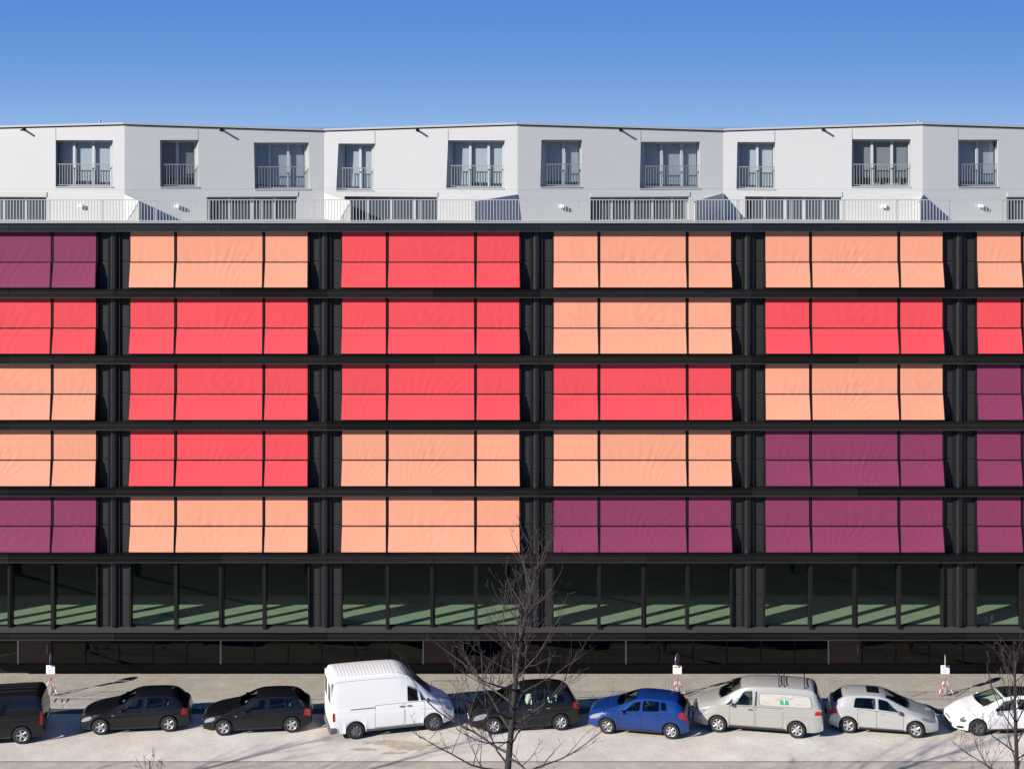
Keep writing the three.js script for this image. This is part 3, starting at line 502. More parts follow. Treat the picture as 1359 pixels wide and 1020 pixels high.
    if (s.sillTrim !== false) mesh('sill_trim', patch(s.wheels[0] + ra + 0.02, s.wheels[1] - ra - 0.02, s.wheels[0] + ra + 0.02, s.wheels[1] - ra - 0.02, 0.0, 0.09, sd, 0.006, 0, 20, 2), s.sillMat ?? C.trim, root);
  }
  if (s.screen) mesh('windscreen', wide(...s.screen, 0.006, s.screenCurve ?? 0.1), s.screenMat ?? C.glass, root);
  if (s.back) mesh('rear_window', wide(...s.back, 0.006, -(s.backCurve ?? 0.04)), s.backDark ? C.dark : C.glass, root);
  { // cabin seen through the glass
    const bel = Bl(2) , w = s.W - 0.2, sx = s.screen[1] + (s.seatShift ?? 0.22), sm = s.seatMat ?? C.seatDark, end = s.van ? sx + 0.45 : s.L - 0.5;
    mesh('cabin_floor', span(s.screen[0] + 0.1 - off, end - off, 0.42, 0.5, -w, w), C.cabin, root);
    mesh('dashboard', new RoundedBoxGeometry(0.55, 0.34, 2 * w - 0.04, 2, 0.06).translate(s.screen[0] + 0.5 - off, bel - 0.2, 0), C.cabin, root);
    const wheel = new THREE.TorusGeometry(0.17, 0.018, 6, 20); wheel.rotateY(Math.PI / 2); wheel.rotateZ(0.4); wheel.translate(s.screen[0] + 0.86 - off, bel - 0.06, 0.36); mesh('steering_wheel', wheel, C.trim, root);
    const rows = s.van ? [sx] : [sx, sx + 0.92];
    rows.forEach(x => { for (const z of [-0.36, 0.36]) { const st = part('seat', root); st.position.set(x - off, 0.5, z);
      mesh('cushion', new RoundedBoxGeometry(0.5, 0.18, 0.5, 2, 0.06).translate(-0.16, 0.1, 0), sm, st);
      mesh('seat_back', new RoundedBoxGeometry(0.14, bel - 0.5 + 0.1, 0.48, 2, 0.06).rotateZ(-0.22).translate(0.16, (bel - 0.5) / 2 + 0.08, 0), sm, st);
      mesh('headrest', new RoundedBoxGeometry(0.1, 0.17, 0.26, 2, 0.04).translate(0.27, bel - 0.5 + 0.22, 0), sm, st); } });
    if (s.van) mesh('bulkhead', span(end - off, end + 0.04 - off, 0.45, T(end) - 0.2, -w, w), C.cabin, root);
  }
  if (s.grille) for (const q of s.grille) mesh('grille', new RoundedBoxGeometry(0.05, q[1], q[2], 1, 0.012).translate(-off - 0.035, q[0], q[3] ?? 0), q[4] ?? C.trim, root);
  mesh('number_plate', bx(0.012, 0.11, 0.5, -off - 0.06, s.plateF ?? 0.42, 0), C.plate, root);
  mesh('number_plate', bx(0.012, 0.11, 0.5, s.L - off + 0.055, s.plateR ?? 0.75, 0), C.plate, root);
  return P;
}
function park(P, spec, pxMid, yBot, faces, yawDeg) { // middle of the near wheels seen at pxMid, tyres touching the ground at yBot
  const z = groundZ(yBot), k = (CAMZ - z) / FOC, o = P.root, yaw = yawDeg * Math.PI / 180 + (faces > 0 ? Math.PI : 0);
  const mid = (spec.wheels[0] + spec.wheels[1]) / 2 - P.off, sd = faces > 0 ? -1 : 1;
  const l = V(mid, 0, sd * (spec.W - 0.03)).applyAxisAngle(V(0, 1, 0), yaw);
  o.position.set((pxMid - CX) * k - l.x, 0, z - l.z); o.rotation.y = yaw;
}
// compact five-door hatchback with long bonnet
const hatchA = { name: 'hatchback', L: 4.22, W: 0.875, low: 0.2, wr: 0.315, wheels: [0.80, 3.46], nf: 1.0, af: 0.24, nr: 0.7, ar: 0.16, crown: 0.05,
  top: [[0, 0.62], [0.06, 0.72], [0.4, 0.86], [1.25, 0.99], [1.42, 1.03], [2.1, 1.385], [2.6, 1.42], [3.3, 1.40], [3.72, 1.33], [4.05, 0.98], [4.18, 0.90], [4.22, 0.62]],
  belt: [[0, 0.60], [0.4, 0.78], [1.3, 0.90], [3.3, 0.97], [4.22, 0.95]], roof: [[0, 0.6], [1.3, 0.66], [2.1, 0.58], [3.4, 0.58], [4.22, 0.6]],
  side: [[1.66, 2.42, 2.1, 2.42, 1.1, 1.86], [2.5, 3.2, 2.5, 3.16, 1.1, 1.86], [3.26, 3.6, 3.22, 3.44, 1.14, 1.84]], doors: [[1.45, 2.46, 2.3], [2.475, 3.1, 3.02]],
  head: [[0.03, 0.42, 0.08, 0.5, 0.66, 0.95]], tail: [[3.92, 4.2, 3.98, 4.2, 0.6, 0.97]], mirror: [1.62, 1.08], screen: [1.38, 2.08, 2.08], back: [3.74, 4.06, 2.1],
  grille: [[0.52, 0.16, 0.2, -0.12], [0.52, 0.16, 0.2, 0.12], [0.3, 0.12, 0.9]], spokes: 5, spokeW: 0.075 };
{
  const pm = paint([0.0042, 0.0042, 0.0062], 0.4, 0, 0.7, 0.3);
  const h1 = vehicle(hatchA, 'black five-door hatchback parked nose towards the black van', 'car', pm); park(h1, hatchA, 178.3, 973.4, -1, 6.5); h1.root.userData.group = 'black hatchbacks parked in a row';
  const h2 = vehicle(hatchA, 'black five-door hatchback parked directly behind the white van', 'car', pm); park(h2, hatchA, 341.7, 974.4, -1, 6.5); h2.root.userData.group = 'black hatchbacks parked in a row';
  for (const h of [h1, h2]) { for (const sd of [-1, 1]) { const q = h.S(1.28, 0.8, sd); mesh('side_repeater', bx(0.09, 0.025, 0.012, q.x - h.off, q.y, q.z), C.lampClear, h.root); } mesh('aerial', bar(V(3.45 - h.off, 1.39, 0), V(3.62 - h.off, 1.52, 0), 0.008), C.trim, h.root); mesh('sticker', new THREE.CircleGeometry(0.055, 16).rotateY(-Math.PI / 2).rotateZ(-1.08).translate(1.66 - h.off, 1.19, 0.48), mat([0.10, 0.32, 0.42], 0.5), h.root); }
}
// tall white delivery van
{
  const s = { name: 'delivery_van', van: true, seatShift: -0.02, L: 4.9, W: 0.99, low: 0.27, wr: 0.335, wheels: [0.86, 3.98], nf: 0.9, af: 0.20, nr: 0.3, ar: 0.02, crown: 0.07, bulge: 0.02,
    top: [[0, 0.78], [0.04, 0.98], [0.55, 1.2], [0.78, 1.32], [1.75, 2.24], [2.0, 2.38], [2.4, 2.45], [4.6, 2.47], [4.84, 2.45], [4.9, 2.30]],
    belt: [[0, 0.74], [0.6, 1.1], [1.0, 1.22], [1.6, 1.26], [4.9, 1.26]], roof: [[0, 0.6], [0.8, 0.74], [1.8, 0.80], [2.4, 0.84], [4.9, 0.84]],
    side: [[1.15, 1.38, 1.36, 1.44, 1.04, 1.62], [1.44, 1.92, 1.5, 1.92, 1.03, 1.66]], doors: [[1.22, 2.0, 1.85], [2.06, 3.2, 2.16]], handleMat: C.trim,
    head: [[0.02, 0.4, 0.06, 0.42, 0.80, 1.0]], tail: [[4.80, 4.9, 4.80, 4.9, 0.48, 0.84]], mirror: [1.1, 1.12], mirrorMat: C.trim, screen: [0.80, 1.72, 2.1], screenCurve: 0.1, sillMat: C.greyPlastic,
    rub: [3.2, 4.2, 0.90, 0.935, C.greyPlastic], grille: [[0.62, 0.2, 1.1], [0.4, 0.18, 1.3]], plateF: 0.5, plateR: 0.95, spokes: 8, spokeW: 0.09, darkRim: true };
  const P = vehicle(s, 'tall white panel van with ribbed high roof and rear door windows', 'van', paint([0.80, 0.795, 0.77], 0.4, 0, 0.6)); park(P, s, 524, 975.5, 1, 15);
  const x = s.L - P.off;
  for (const sd of [-1, 1]) {
    const d = mesh('rear_door', new RoundedBoxGeometry(0.03, 1.78, 0.88, 2, 0.012).translate(x + 0.035, 1.36, sd * 0.455), P.root.children[0].material, P.root);
    mesh('rear_window', new RoundedBoxGeometry(0.012, 0.66, 0.58, 2, 0.005).translate(x + 0.053, 1.74, sd * 0.47), C.dark, d);
    mesh('corner_bumper', new RoundedBoxGeometry(0.26, 0.24, 0.12, 2, 0.04).translate(x - 0.04, 0.42, sd * 0.94), C.greyPlastic, P.root);
  }
  mesh('rear_bumper', new RoundedBoxGeometry(0.12, 0.2, 1.8, 2, 0.03).translate(x + 0.06, 0.4, 0), C.greyPlastic, P.root);
  mesh('front_bumper', new RoundedBoxGeometry(0.16, 0.26, 1.55, 2, 0.06).translate(-P.off - 0.01, 0.42, 0), C.greyPlastic, P.root);
  for (let k = 0; k < 17; k++) { const xx = 2.45 + k * 0.135; mesh('roof_rib', P.wide(xx, xx + 0.06, 2.16, 0.006, 0, 0), P.root.children[0].material, P.root); }
  for (const sd of [-1, 1]) mesh('gutter', P.patch(1.9, 4.86, 1.95, 4.86, 1.9, 1.93, sd, 0.02, 0, 20, 2), C.greyPlastic, P.root).material = P.root.children[0].material;
}
// dark people carrier
{
  const s = { name: 'people_carrier', seatMat: C.seat, L: 4.36, W: 0.905, low: 0.22, wr: 0.325, wheels: [0.86, 3.55], nf: 1.0, af: 0.24, nr: 0.6, ar: 0.14, crown: 0.06,
    top: [[0, 0.68], [0.06, 0.82], [0.4, 0.98], [0.95, 1.12], [1.15, 1.19], [2.05, 1.58], [2.7, 1.63], [3.5, 1.60], [3.95, 1.47], [4.25, 1.05], [4.34, 0.95], [4.36, 0.66]],
    belt: [[0, 0.64], [0.45, 0.86], [1.2, 1.0], [3.3, 1.06], [4.36, 1.05]], roof: [[0, 0.6], [1.1, 0.68], [2.1, 0.60], [3.5, 0.60], [4.36, 0.62]],
    side: [[1.42, 1.62, 1.78, 1.8, 1.12, 1.7, C.glassTint], [1.68, 2.42, 1.94, 2.42, 1.1, 1.86, C.glassTint], [2.5, 3.25, 2.5, 3.2, 1.1, 1.86, C.glassTint], [3.34, 3.78, 3.3, 3.66, 1.12, 1.8, C.glassTint]], doors: [[1.4, 2.45, 2.3], [2.465, 3.12, 3.05]], handleMat: C.chrome,
    head: [[0.02, 0.55, 0.1, 0.6, 0.62, 0.96]], tail: [[4.06, 4.33, 4.08, 4.3, 0.72, 1.25]], mirror: [1.55, 1.08], screen: [1.1, 2.03, 2.08], screenMat: C.glassTint, back: [3.98, 4.26, 2.1],
    grille: [[0.56, 0.1, 0.7], [0.32, 0.14, 1.0]], spokes: 7, spokeW: 0.06, rub: [1.45, 3.1, 0.42, 0.47] };
  const P = vehicle(s, 'black people carrier behind the tall bare tree, with pale seats', 'car', paint([0.0048, 0.0048, 0.0055], 0.4, 0, 0.7, 0.3)); park(P, s, 700, 972, -1, 8);
}
// blue hatchback
{
  const s = { name: 'blue_hatchback', backDark: true, L: 3.95, W: 0.86, low: 0.21, wr: 0.305, wheels: [0.76, 3.29], nf: 1.0, af: 0.26, nr: 0.6, ar: 0.13, crown: 0.055,
    top: [[0, 0.64], [0.06, 0.76], [0.35, 0.90], [0.95, 1.03], [1.1, 1.08], [1.9, 1.44], [2.4, 1.49], [3.3, 1.46], [3.56, 1.40], [3.84, 1.04], [3.92, 0.92], [3.95, 0.62]],
    belt: [[0, 0.60], [0.4, 0.80], [1.2, 0.92], [3.2, 1.03], [3.95, 1.06]], roof: [[0, 0.58], [1.1, 0.66], [2.0, 0.57], [3.4, 0.57], [3.95, 0.6]],
    side: [[1.30, 2.05, 1.80, 2.1, 1.08, 1.84], [2.13, 2.82, 2.17, 2.82, 1.08, 1.86], [2.86, 3.16, 2.86, 3.06, 1.16, 1.84]], doors: [[1.2, 2.1, 1.98], [2.115, 2.82, 2.72]],
    head: [[0.02, 0.46, 0.08, 0.6, 0.66, 0.98]], tail: [[3.58, 3.93, 3.62, 3.92, 0.72, 1.04]], mirror: [1.36, 1.08], screen: [1.06, 1.88, 2.08], back: [3.58, 3.86, 2.1],
    grille: [[0.56, 0.07, 0.5], [0.32, 0.16, 0.9]], spokes: 6, spokeW: 0.075 };
  const P = vehicle(s, 'bright blue five-door hatchback with dark tinted rear glass', 'car', paint([0.0030, 0.032, 0.165], 0.35, 0.2, 0.9, 0.6)); park(P, s, 848, 977.5, -1, -11.5);
  mesh('aerial', bar(V(3.2 - P.off, 1.46, 0), V(3.4 - P.off, 1.62, 0), 0.008), C.trim, P.root);
  mesh('tailgate', P.wide(3.875, 3.945, 2.02, 0.004, 0, 0.02), P.root.children[0].material, P.root);
}
// silver panel van with printed side panel
{
  const s = { name: 'silver_van', van: true, backDark: true, L: 5.05, W: 0.925, low: 0.26, wr: 0.33, wheels: [0.96, 4.04], nf: 1.0, af: 0.22, nr: 0.45, ar: 0.08, crown: 0.09, bulge: 0.035,
    top: [[0, 0.76], [0.05, 0.90], [0.4, 1.08], [0.8, 1.2], [0.98, 1.27], [1.85, 1.82], [2.3, 1.93], [3.2, 1.965], [4.5, 1.95], [4.78, 1.86], [4.98, 1.30], [5.02, 1.1], [5.05, 0.7]],
    belt: [[0, 0.72], [0.5, 0.98], [1.05, 1.12], [1.5, 1.13], [5.05, 1.15]], roof: [[0, 0.6], [0.95, 0.70], [1.9, 0.66], [2.4, 0.68], [4.7, 0.68], [5.05, 0.74]],
    side: [[1.22, 1.5, 1.5, 1.56, 1.06, 1.6], [1.56, 2.32, 1.95, 2.32, 1.05, 1.84]], doors: [[1.42, 2.38, 2.24], [2.46, 3.5, undefined]], handleMat: C.trim,
    head: [[0.02, 0.42, 0.08, 0.48, 0.7, 0.98]], tail: [[4.72, 5.02, 4.76, 5.02, 0.76, 0.95]], mirror: [1.5, 1.1], mirrorMat: C.greyPlastic, screen: [0.95, 1.84, 2.1], back: [4.77, 4.97, 2.1], backCurve: 0.02,
    rub: [0.2, 4.9, 0.54, 0.60, null], grille: [[0.66, 0.08, 0.7], [0.42, 0.14, 0.9]], spokes: 7, spokeW: 0.06, plateR: 0.85 };
  const pm = paint([0.38, 0.368, 0.34], 0.36, 0.3, 0.7); s.rub[4] = pm;
  const P = vehicle(s, 'silver van with roof bars and printed side panel', 'van', pm); park(P, s, 1005, 976, -1, -10.5);
  // slim pressed panel in place of the side window, carrying the print
  const print = canvasTex(512, 128, (c, w, h) => { c.fillStyle = '#a8a69d'; c.fillRect(0, 0, w, h); c.fillStyle = '#2a8e6c'; c.fillRect(205, 62, 86, 46); c.fillStyle = '#7fae9c'; c.fillRect(212, 18, 70, 40); c.fillStyle = '#f0efe9'; c.fillRect(243, 40, 7, 56); c.strokeStyle = '#ac6a60'; c.lineWidth = 3; c.beginPath(); for (let i = 0; i < 13; i++) { c.moveTo(160 + i * 14, 70 - i * 2); c.lineTo(166 + i * 14, 50 - i * 2); c.lineTo(171 + i * 14, 70 - i * 2); } c.stroke(); c.lineWidth = 1.6; for (const [x0, x1, y] of [[30, 150, 20], [330, 450, 18], [30, 120, 100], [350, 440, 98]]) { c.beginPath(); for (let x = x0; x < x1; x += 7) { c.moveTo(x, y); c.lineTo(x + 4, y - 7); c.lineTo(x + 5, y + 2); } c.stroke(); } });
  const pmat = new THREE.MeshPhysicalMaterial({ map: print, roughness: 0.4, clearcoat: 0.5 });
  for (const sd of [-1, 1]) {
    mesh('panel_surround', P.patch(2.56, 4.66, 2.56, 4.58, 1.08, 1.72, sd, 0.004, 0.1, 24, 8), C.greyPlastic, P.root);
    mesh('printed_panel', P.patch(2.59, 4.63, 2.59, 4.55, 1.10, 1.70, sd, 0.012, 0.1, 24, 8), pmat, P.root);
    mesh('door_rail', P.patch(2.40, 2.47, 2.44, 2.5, 1.04, 1.78, sd, 0.01, 0, 3, 6), C.trim, P.root);
    // small blue writing strip under the panel
    const tx = canvasTex(512, 32, (c, w, h) => { c.fillStyle = '#a6a49b'; c.fillRect(0, 0, w, h); c.strokeStyle = '#4a5a8c'; c.lineWidth = 4; c.beginPath(); const r = rng(4); for (let x = 8; x < 500; x += 11) { if (x > 232 && x < 268) continue; c.moveTo(x, 22); c.lineTo(x + 2, 10 - r() * 4); c.lineTo(x + 6, 22); } c.stroke(); });
    mesh('lettering', P.patch(2.62, 4.36, 2.62, 4.36, 0.87, 0.92, sd, 0.008, 0, 24, 2), new THREE.MeshStandardMaterial({ map: tx, roughness: 0.4 }), P.root);
  }
  for (const x of [3.35, 3.55, 4.35]) { const b = part('roof_bar', P.root); const y = P.T(x); mesh('rail', bar(V(x - P.off, y + 0.06, -0.62), V(x - P.off, y + 0.06, 0.62), 0.018, 8), C.trim, b); for (const sd of [-1, 1]) mesh('foot', bar(V(x - P.off, y - 0.12, sd * 0.62), V(x - P.off, y + 0.07, sd * 0.6), 0.025, 6), C.trim, b); }
}
// silver hatchback with sunroof, nose to the right
{
  const s = { name: 'silver_hatchback', L: 4.2, W: 0.87, low: 0.21, wr: 0.315, wheels: [0.86, 3.46], nf: 1.1, af: 0.30, nr: 0.6, ar: 0.14, crown: 0.06, steer: -0.12,
    top: [[0, 0.58], [0.08, 0.70], [0.45, 0.86], [0.95, 1.0], [1.1, 1.05], [2.0, 1.47], [2.5, 1.52], [3.3, 1.48], [3.66, 1.40], [4.0, 1.08], [4.16, 0.96], [4.2, 0.64]],
    belt: [[0, 0.56], [0.4, 0.74], [1.2, 0.92], [3.2, 1.0], [4.2, 1.0]], roof: [[0, 0.58], [1.0, 0.66], [2.0, 0.58], [3.4, 0.58], [4.2, 0.6]],
    side: [[1.4, 2.32, 1.92, 2.32, 1.08, 1.86], [2.4, 3.28, 2.4, 3.2, 1.08, 1.86]], doors: [[1.35, 2.36, 2.2], [2.375, 3.1, 3.0]],
    head: [], lamps: [[0.42, 0.93, 0.28, 0.055, 0.03, 0.32]], tail: [[3.9, 4.18, 3.92, 4.16, 0.66, 0.98]], mirror: [1.5, 1.08], mirrorMat: C.greyPlastic, screen: [1.06, 1.98, 2.08], back: [3.68, 4.02, 2.1],
    grille: [[0.34, 0.2, 0.8], [0.52, 0.05, 0.5]], spokes: 5, spokeW: 0.07, twin: false, rub: [1.4, 3.05, 0.44, 0.48] };
  const pm = paint([0.43, 0.425, 0.405], 0.34, 0.3, 0.8); s.rub[4] = pm;
  const P = vehicle(s, 'silver five-door hatchback with dark glass sunroof', 'car', pm); park(P, s, 1171, 976.2, 1, -10);
  mesh('sunroof', P.wide(2.24, 2.72, 2.42, 0.01, 0, 0.03), C.dark, P.root);
  mesh('aerial', bar(V(3.5 - P.off, 1.45, 0), V(3.66 - P.off, 1.58, 0), 0.008), C.trim, P.root);
}
// white hatchback with black glass roof
{
  const s = { name: 'white_hatchback', L: 4.34, W: 0.885, low: 0.2, wr: 0.32, wheels: [0.86, 3.48], nf: 1.15, af: 0.30, nr: 0.7, ar: 0.18, crown: 0.07, darkRim: true,
    top: [[0, 0.58], [0.08, 0.72], [0.5, 0.92], [0.95, 1.03], [1.1, 1.08], [2.0, 1.44], [2.6, 1.50], [3.3, 1.46], [3.8, 1.33], [4.15, 1.05], [4.3, 0.96], [4.34, 0.64]],
    belt: [[0, 0.56], [0.4, 0.76], [1.2, 0.92], [3.3, 1.0], [4.34, 1.0]], roof: [[0, 0.58], [1.0, 0.68], [2.0, 0.57], [3.4, 0.55], [4.34, 0.58]],
    side: [[1.3, 2.4, 1.95, 2.4, 1.06, 1.84], [2.46, 3.5, 2.46, 3.34, 1.06, 1.84]], doors: [[1.36, 2.42, 2.3], [2.435, 3.12, 3.04]],
    head: [], lamps: [[0.3, 0.74, 0.13, 0.065, 0.028, 0.1], [0.26, 0.97, 0.12, 0.035, 0.03, 0.5, 'side_lamp']], tail: [[4.0, 4.3, 4.02, 4.3, 0.7, 0.98]], mirror: [1.52, 1.08], screen: [1.06, 1.98, 2.06], screenMat: C.glassTint, back: [3.82, 4.16, 2.1],
    grille: [[0.30, 0.14, 0.8], [0.5, 0.04, 0.5]], spokes: 5, spokeW: 0.06, twin: true };
  const P = vehicle(s, 'white hatchback with black glass roof and dark alloy wheels', 'car', paint([0.68, 0.675, 0.655], 0.35, 0, 0.8)); park(P, s, 1342, 976, -1, 3);
  mesh('glass_roof', P.wide(2.02, 3.7, 2.1, 0.007, 0.03, 0.02), C.dark, P.root);
  for (const sd of [-1, 1]) mesh('fog_lamp_recess', P.patch(0.06, 0.34, 0.04, 0.3, 0.14, 0.34, sd, 0.006, 0.3), C.trim, P.root);
}
// black van at the end of the row
{
  const s = { name: 'black_van', glassMat: C.dark, backDark: true, L: 4.76, W: 0.95, low: 0.25, wr: 0.34, wheels: [0.9, 3.95], nf: 0.9, af: 0.2, nr: 0.35, ar: 0.06, crown: 0.07, bulge: 0.03,
    top: [[0, 0.76], [0.05, 0.9], [0.5, 1.08], [0.85, 1.22], [1.75, 1.78], [2.1, 1.87], [4.3, 1.88], [4.6, 1.84], [4.72, 1.3], [4.76, 0.75]],
    belt: [[0, 0.72], [0.5, 0.98], [1.1, 1.1], [4.76, 1.14]], roof: [[0, 0.62], [0.9, 0.74], [1.8, 0.72], [4.76, 0.74]],
    side: [[1.5, 2.2, 1.85, 2.2, 1.06, 1.84], [2.3, 3.3, 2.3, 3.3, 1.06, 1.84], [3.4, 4.5, 3.4, 4.46, 1.06, 1.84]], doors: [[1.3, 2.24, 2.1], [2.3, 3.42, 2.4]],
    head: [[0.02, 0.42, 0.08, 0.46, 0.66, 0.96]], tail: [[4.62, 4.75, 4.64, 4.74, 0.5, 1.3]], mirror: [1.4, 1.1], screen: [0.86, 1.74, 2.1], back: [4.61, 4.71, 2.15], backCurve: 0.0,
    grille: [[0.62, 0.14, 0.9], [0.38, 0.12, 1.0]], spokes: 5, spokeW: 0.07 };
  const P = vehicle(s, 'long black passenger van with red upright tail lights', 'van', paint([0.0042, 0.0042, 0.0052], 0.4, 0, 0.7, 0.3)); park(P, s, -26, 991, -1, 9);
  for (const z of [-0.35, 0, 0.35]) mesh('roof_seam', P.root && span(2.2 - P.off, 4.4 - P.off, 1.87, 1.888, z - 0.012, z + 0.012), C.trim, P.root);
}

// ------------------------------------------------------------------ tripod signs
const signRed = mat([0.55, 0.06, 0.04], 0.5), signWhite = mat([0.72, 0.70, 0.66], 0.5), galv = mat([0.42, 0.43, 0.44], 0.45, 0.5);
const plateTex = canvasTex(128, 128, (c, w, h) => { c.fillStyle = '#f2efe6'; c.fillRect(0, 0, w, h); c.fillStyle = '#22242a'; c.fillRect(28, 14, 18, 16); c.fillRect(78, 14, 18, 16); c.fillStyle = '#cfd3e6'; c.fillRect(22, 52, 84, 62); c.strokeStyle = '#8d93ad'; c.lineWidth = 2; for (let y = 60; y < 112; y += 9) { c.beginPath(); c.moveTo(28, y); c.lineTo(98 - (y % 4) * 6, y); c.stroke(); } });
const plateArrow = canvasTex(128, 128, (c, w, h) => { c.fillStyle = '#f2efe6'; c.fillRect(0, 0, w, h); c.fillStyle = '#1c1e24'; c.fillRect(30, 18, 70, 12); c.beginPath(); c.moveTo(14, 24); c.lineTo(38, 8); c.lineTo(38, 40); c.fill(); c.beginPath(); c.moveTo(116, 24); c.lineTo(92, 8); c.lineTo(92, 40); c.fill(); c.fillStyle = '#f0e29a'; c.fillRect(10, 48, 108, 14); c.fillStyle = '#dcdcec'; c.fillRect(20, 66, 88, 52); });
const discTex = canvasTex(128, 128, (c) => { c.fillStyle = '#b3202a'; c.fillRect(0, 0, 128, 128); c.fillStyle = '#1d3f9e'; c.beginPath(); c.arc(64, 64, 48, 0, 7); c.fill(); c.strokeStyle = '#b3202a'; c.lineWidth = 13; c.beginPath(); c.moveTo(30, 30); c.lineTo(98, 98); c.stroke(); });
function tripodSign(px, label, tall, turn, arrow) {
  const z = -0.15, x = at(px, 0, z).x, t = thing('tripod_sign', label, 'sign', [x, 0.09, z], 0, 'temporary tripod signs on the footpath');
  for (let k = 0; k < 3; k++) {
    const a = k * 2.094 + 0.5, foot = V(Math.cos(a) * 0.42, 0, Math.sin(a) * 0.36), head = V(0, 0.78, 0), lg = part('leg', t);
    for (let j = 0; j < 5; j++) mesh('band', bar(foot.clone().lerp(head, j / 5), foot.clone().lerp(head, (j + 1) / 5), 0.019, 6), j % 2 ? signWhite : signRed, lg);
  }
  mesh('pole', bar(V(0, 0.25, 0), V(0, tall, 0), 0.018, 8), galv, t);
  const pl = mesh('plate', [new RoundedBoxGeometry(0.37, 0.37, 0.018, 1, 0.008).translate(0, 1.12, 0.03)], signWhite, t);
  mesh('plate_face', new THREE.PlaneGeometry(0.355, 0.355).translate(0, 1.12, 0.042), new THREE.MeshStandardMaterial({ map: arrow ? plateArrow : plateTex, roughness: 0.55 }), pl);
  const d = part('disc', t); d.position.set(0, tall - 0.2, 0.03); d.rotation.y = turn;
  mesh('disc_plate', new THREE.CylinderGeometry(0.25, 0.25, 0.012, 32).rotateX(Math.PI / 2), galv, d);
  mesh('disc_face', new THREE.CircleGeometry(0.248, 32).translate(0, 0, 0.009), new THREE.MeshStandardMaterial({ map: discTex, roughness: 0.5 }), d);
  const w = mesh('sandbag', new THREE.SphereGeometry(1, 12, 8).scale(0.1, 0.17, 0.09).translate(0.03, 0.22, 0.02), galv, t); w.material = mat([0.22, 0.22, 0.23], 0.9);
}
tripodSign(67, 'red and white tripod sign beside the black van', 1.75, 1.72, false);
tripodSign(899, 'tripod sign with arrow plate rising behind the blue hatchback', 1.75, 1.08, true);
tripodSign(1254.5, 'red and white tripod sign between silver hatchback and white hatchback', 1.7, 1.33, false);
// ------------------------------------------------------------------ mesh barriers
function barrier(px0, px1, label, tilt = 0) {
  const z = 0.35, k = (CAMZ - z) / FOC, xa = (px0 - CX) * k, L = (px1 - px0) * k;
  const t = thing('mesh_barrier', label, 'barrier', [xa, 0.09, z], tilt, 'temporary wire barriers along the footpath');
  const H = 0.86;
  for (const x of [0.02, L - 0.02]) mesh('post', [bar(V(x, 0, 0), V(x, H, 0), 0.011, 8)], galv, t);
  mesh('top_rail', bar(V(0.02, H - 0.03, 0), V(L - 0.02, H - 0.03, 0), 0.011, 6), galv, t);
  mesh('bottom_rail', bar(V(0.02, 0.14, 0), V(L - 0.02, 0.14, 0), 0.011, 6), galv, t);
  const ws = []; for (let x = 0.1; x < L - 0.05; x += 0.1) ws.push(bar(V(x, 0.14, 0), V(x, H - 0.03, 0), 0.0028, 4)); for (let y = 0.3; y < H - 0.1; y += 0.18) ws.push(bar(V(0.02, y, 0), V(L - 0.02, y, 0), 0.0028, 4));
  mesh('wire_mesh', ws, galv, t);
  for (const x of [0.1, L - 0.1]) mesh('foot', span(x - 0.025, x + 0.025, 0.0, 0.03, -0.2, 0.2), galv, t);
}
barrier(85, 171.5, 'low wire barrier behind the tripod sign by the black van');
barrier(68.5, 84.5, 'narrow wire barrier end standing at the tripod sign by the black van');
barrier(394, 470, 'low wire barrier partly hidden behind the white van');
barrier(572, 642, 'low wire barrier between white van and black people carrier');
barrier(700, 786.5, 'low wire barrier between black people carrier and blue hatchback');
barrier(787.5, 887, 'low wire barrier behind the blue hatchback');
barrier(890, 985, 'low wire barrier behind the tripod sign with arrow plate');
barrier(1098, 1194, 'low wire barrier behind the silver hatchback');
barrier(1195, 1290, 'low wire barrier behind the tripod sign by the white hatchback');

// ------------------------------------------------------------------ bare trees
M.bark = stoneMat([0.026, 0.021, 0.020], 0.4, 0.1, 0.3, 1.5, 0.9, 0.01);
M.twig = mat([0.036, 0.025, 0.025], 0.75);
function tubeG(pts, rad, n) { // tapered tube through points
  const pos = [], idx = [], uv = []; let up = V(0.3, 0.1, 1).normalize();
  for (let i = 0; i < pts.length; i++) { const d = (pts[Math.min(i + 1, pts.length - 1)].clone().sub(pts[Math.max(i - 1, 0)])).normalize(); const a = d.clone().cross(up).normalize(), b = a.clone().cross(d).normalize(); for (let k = 0; k <= n; k++) { const t = k / n * 6.2832, c = Math.cos(t) * rad[i], s = Math.sin(t) * rad[i]; pos.push(pts[i].x + a.x * c + b.x * s, pts[i].y + a.y * c + b.y * s, pts[i].z + a.z * c + b.z * s); uv.push(k / n * 0.5, i * 0.2); } }
  for (let i = 0; i + 1 < pts.length; i++) for (let k = 0; k < n; k++) { const a = i * (n + 1) + k, b = a + 1, c = a + n + 1, d = c + 1; idx.push(a, c, b, b, c, d); }
  const g = new THREE.BufferGeometry(); g.setAttribute('position', new THREE.Float32BufferAttribute(pos, 3)); g.setAttribute('uv', new THREE.Float32BufferAttribute(uv, 2)); g.setIndex(idx); g.computeVertexNormals(); return g.toNonIndexed();
}
const budG = new THREE.OctahedronGeometry(1, 0);
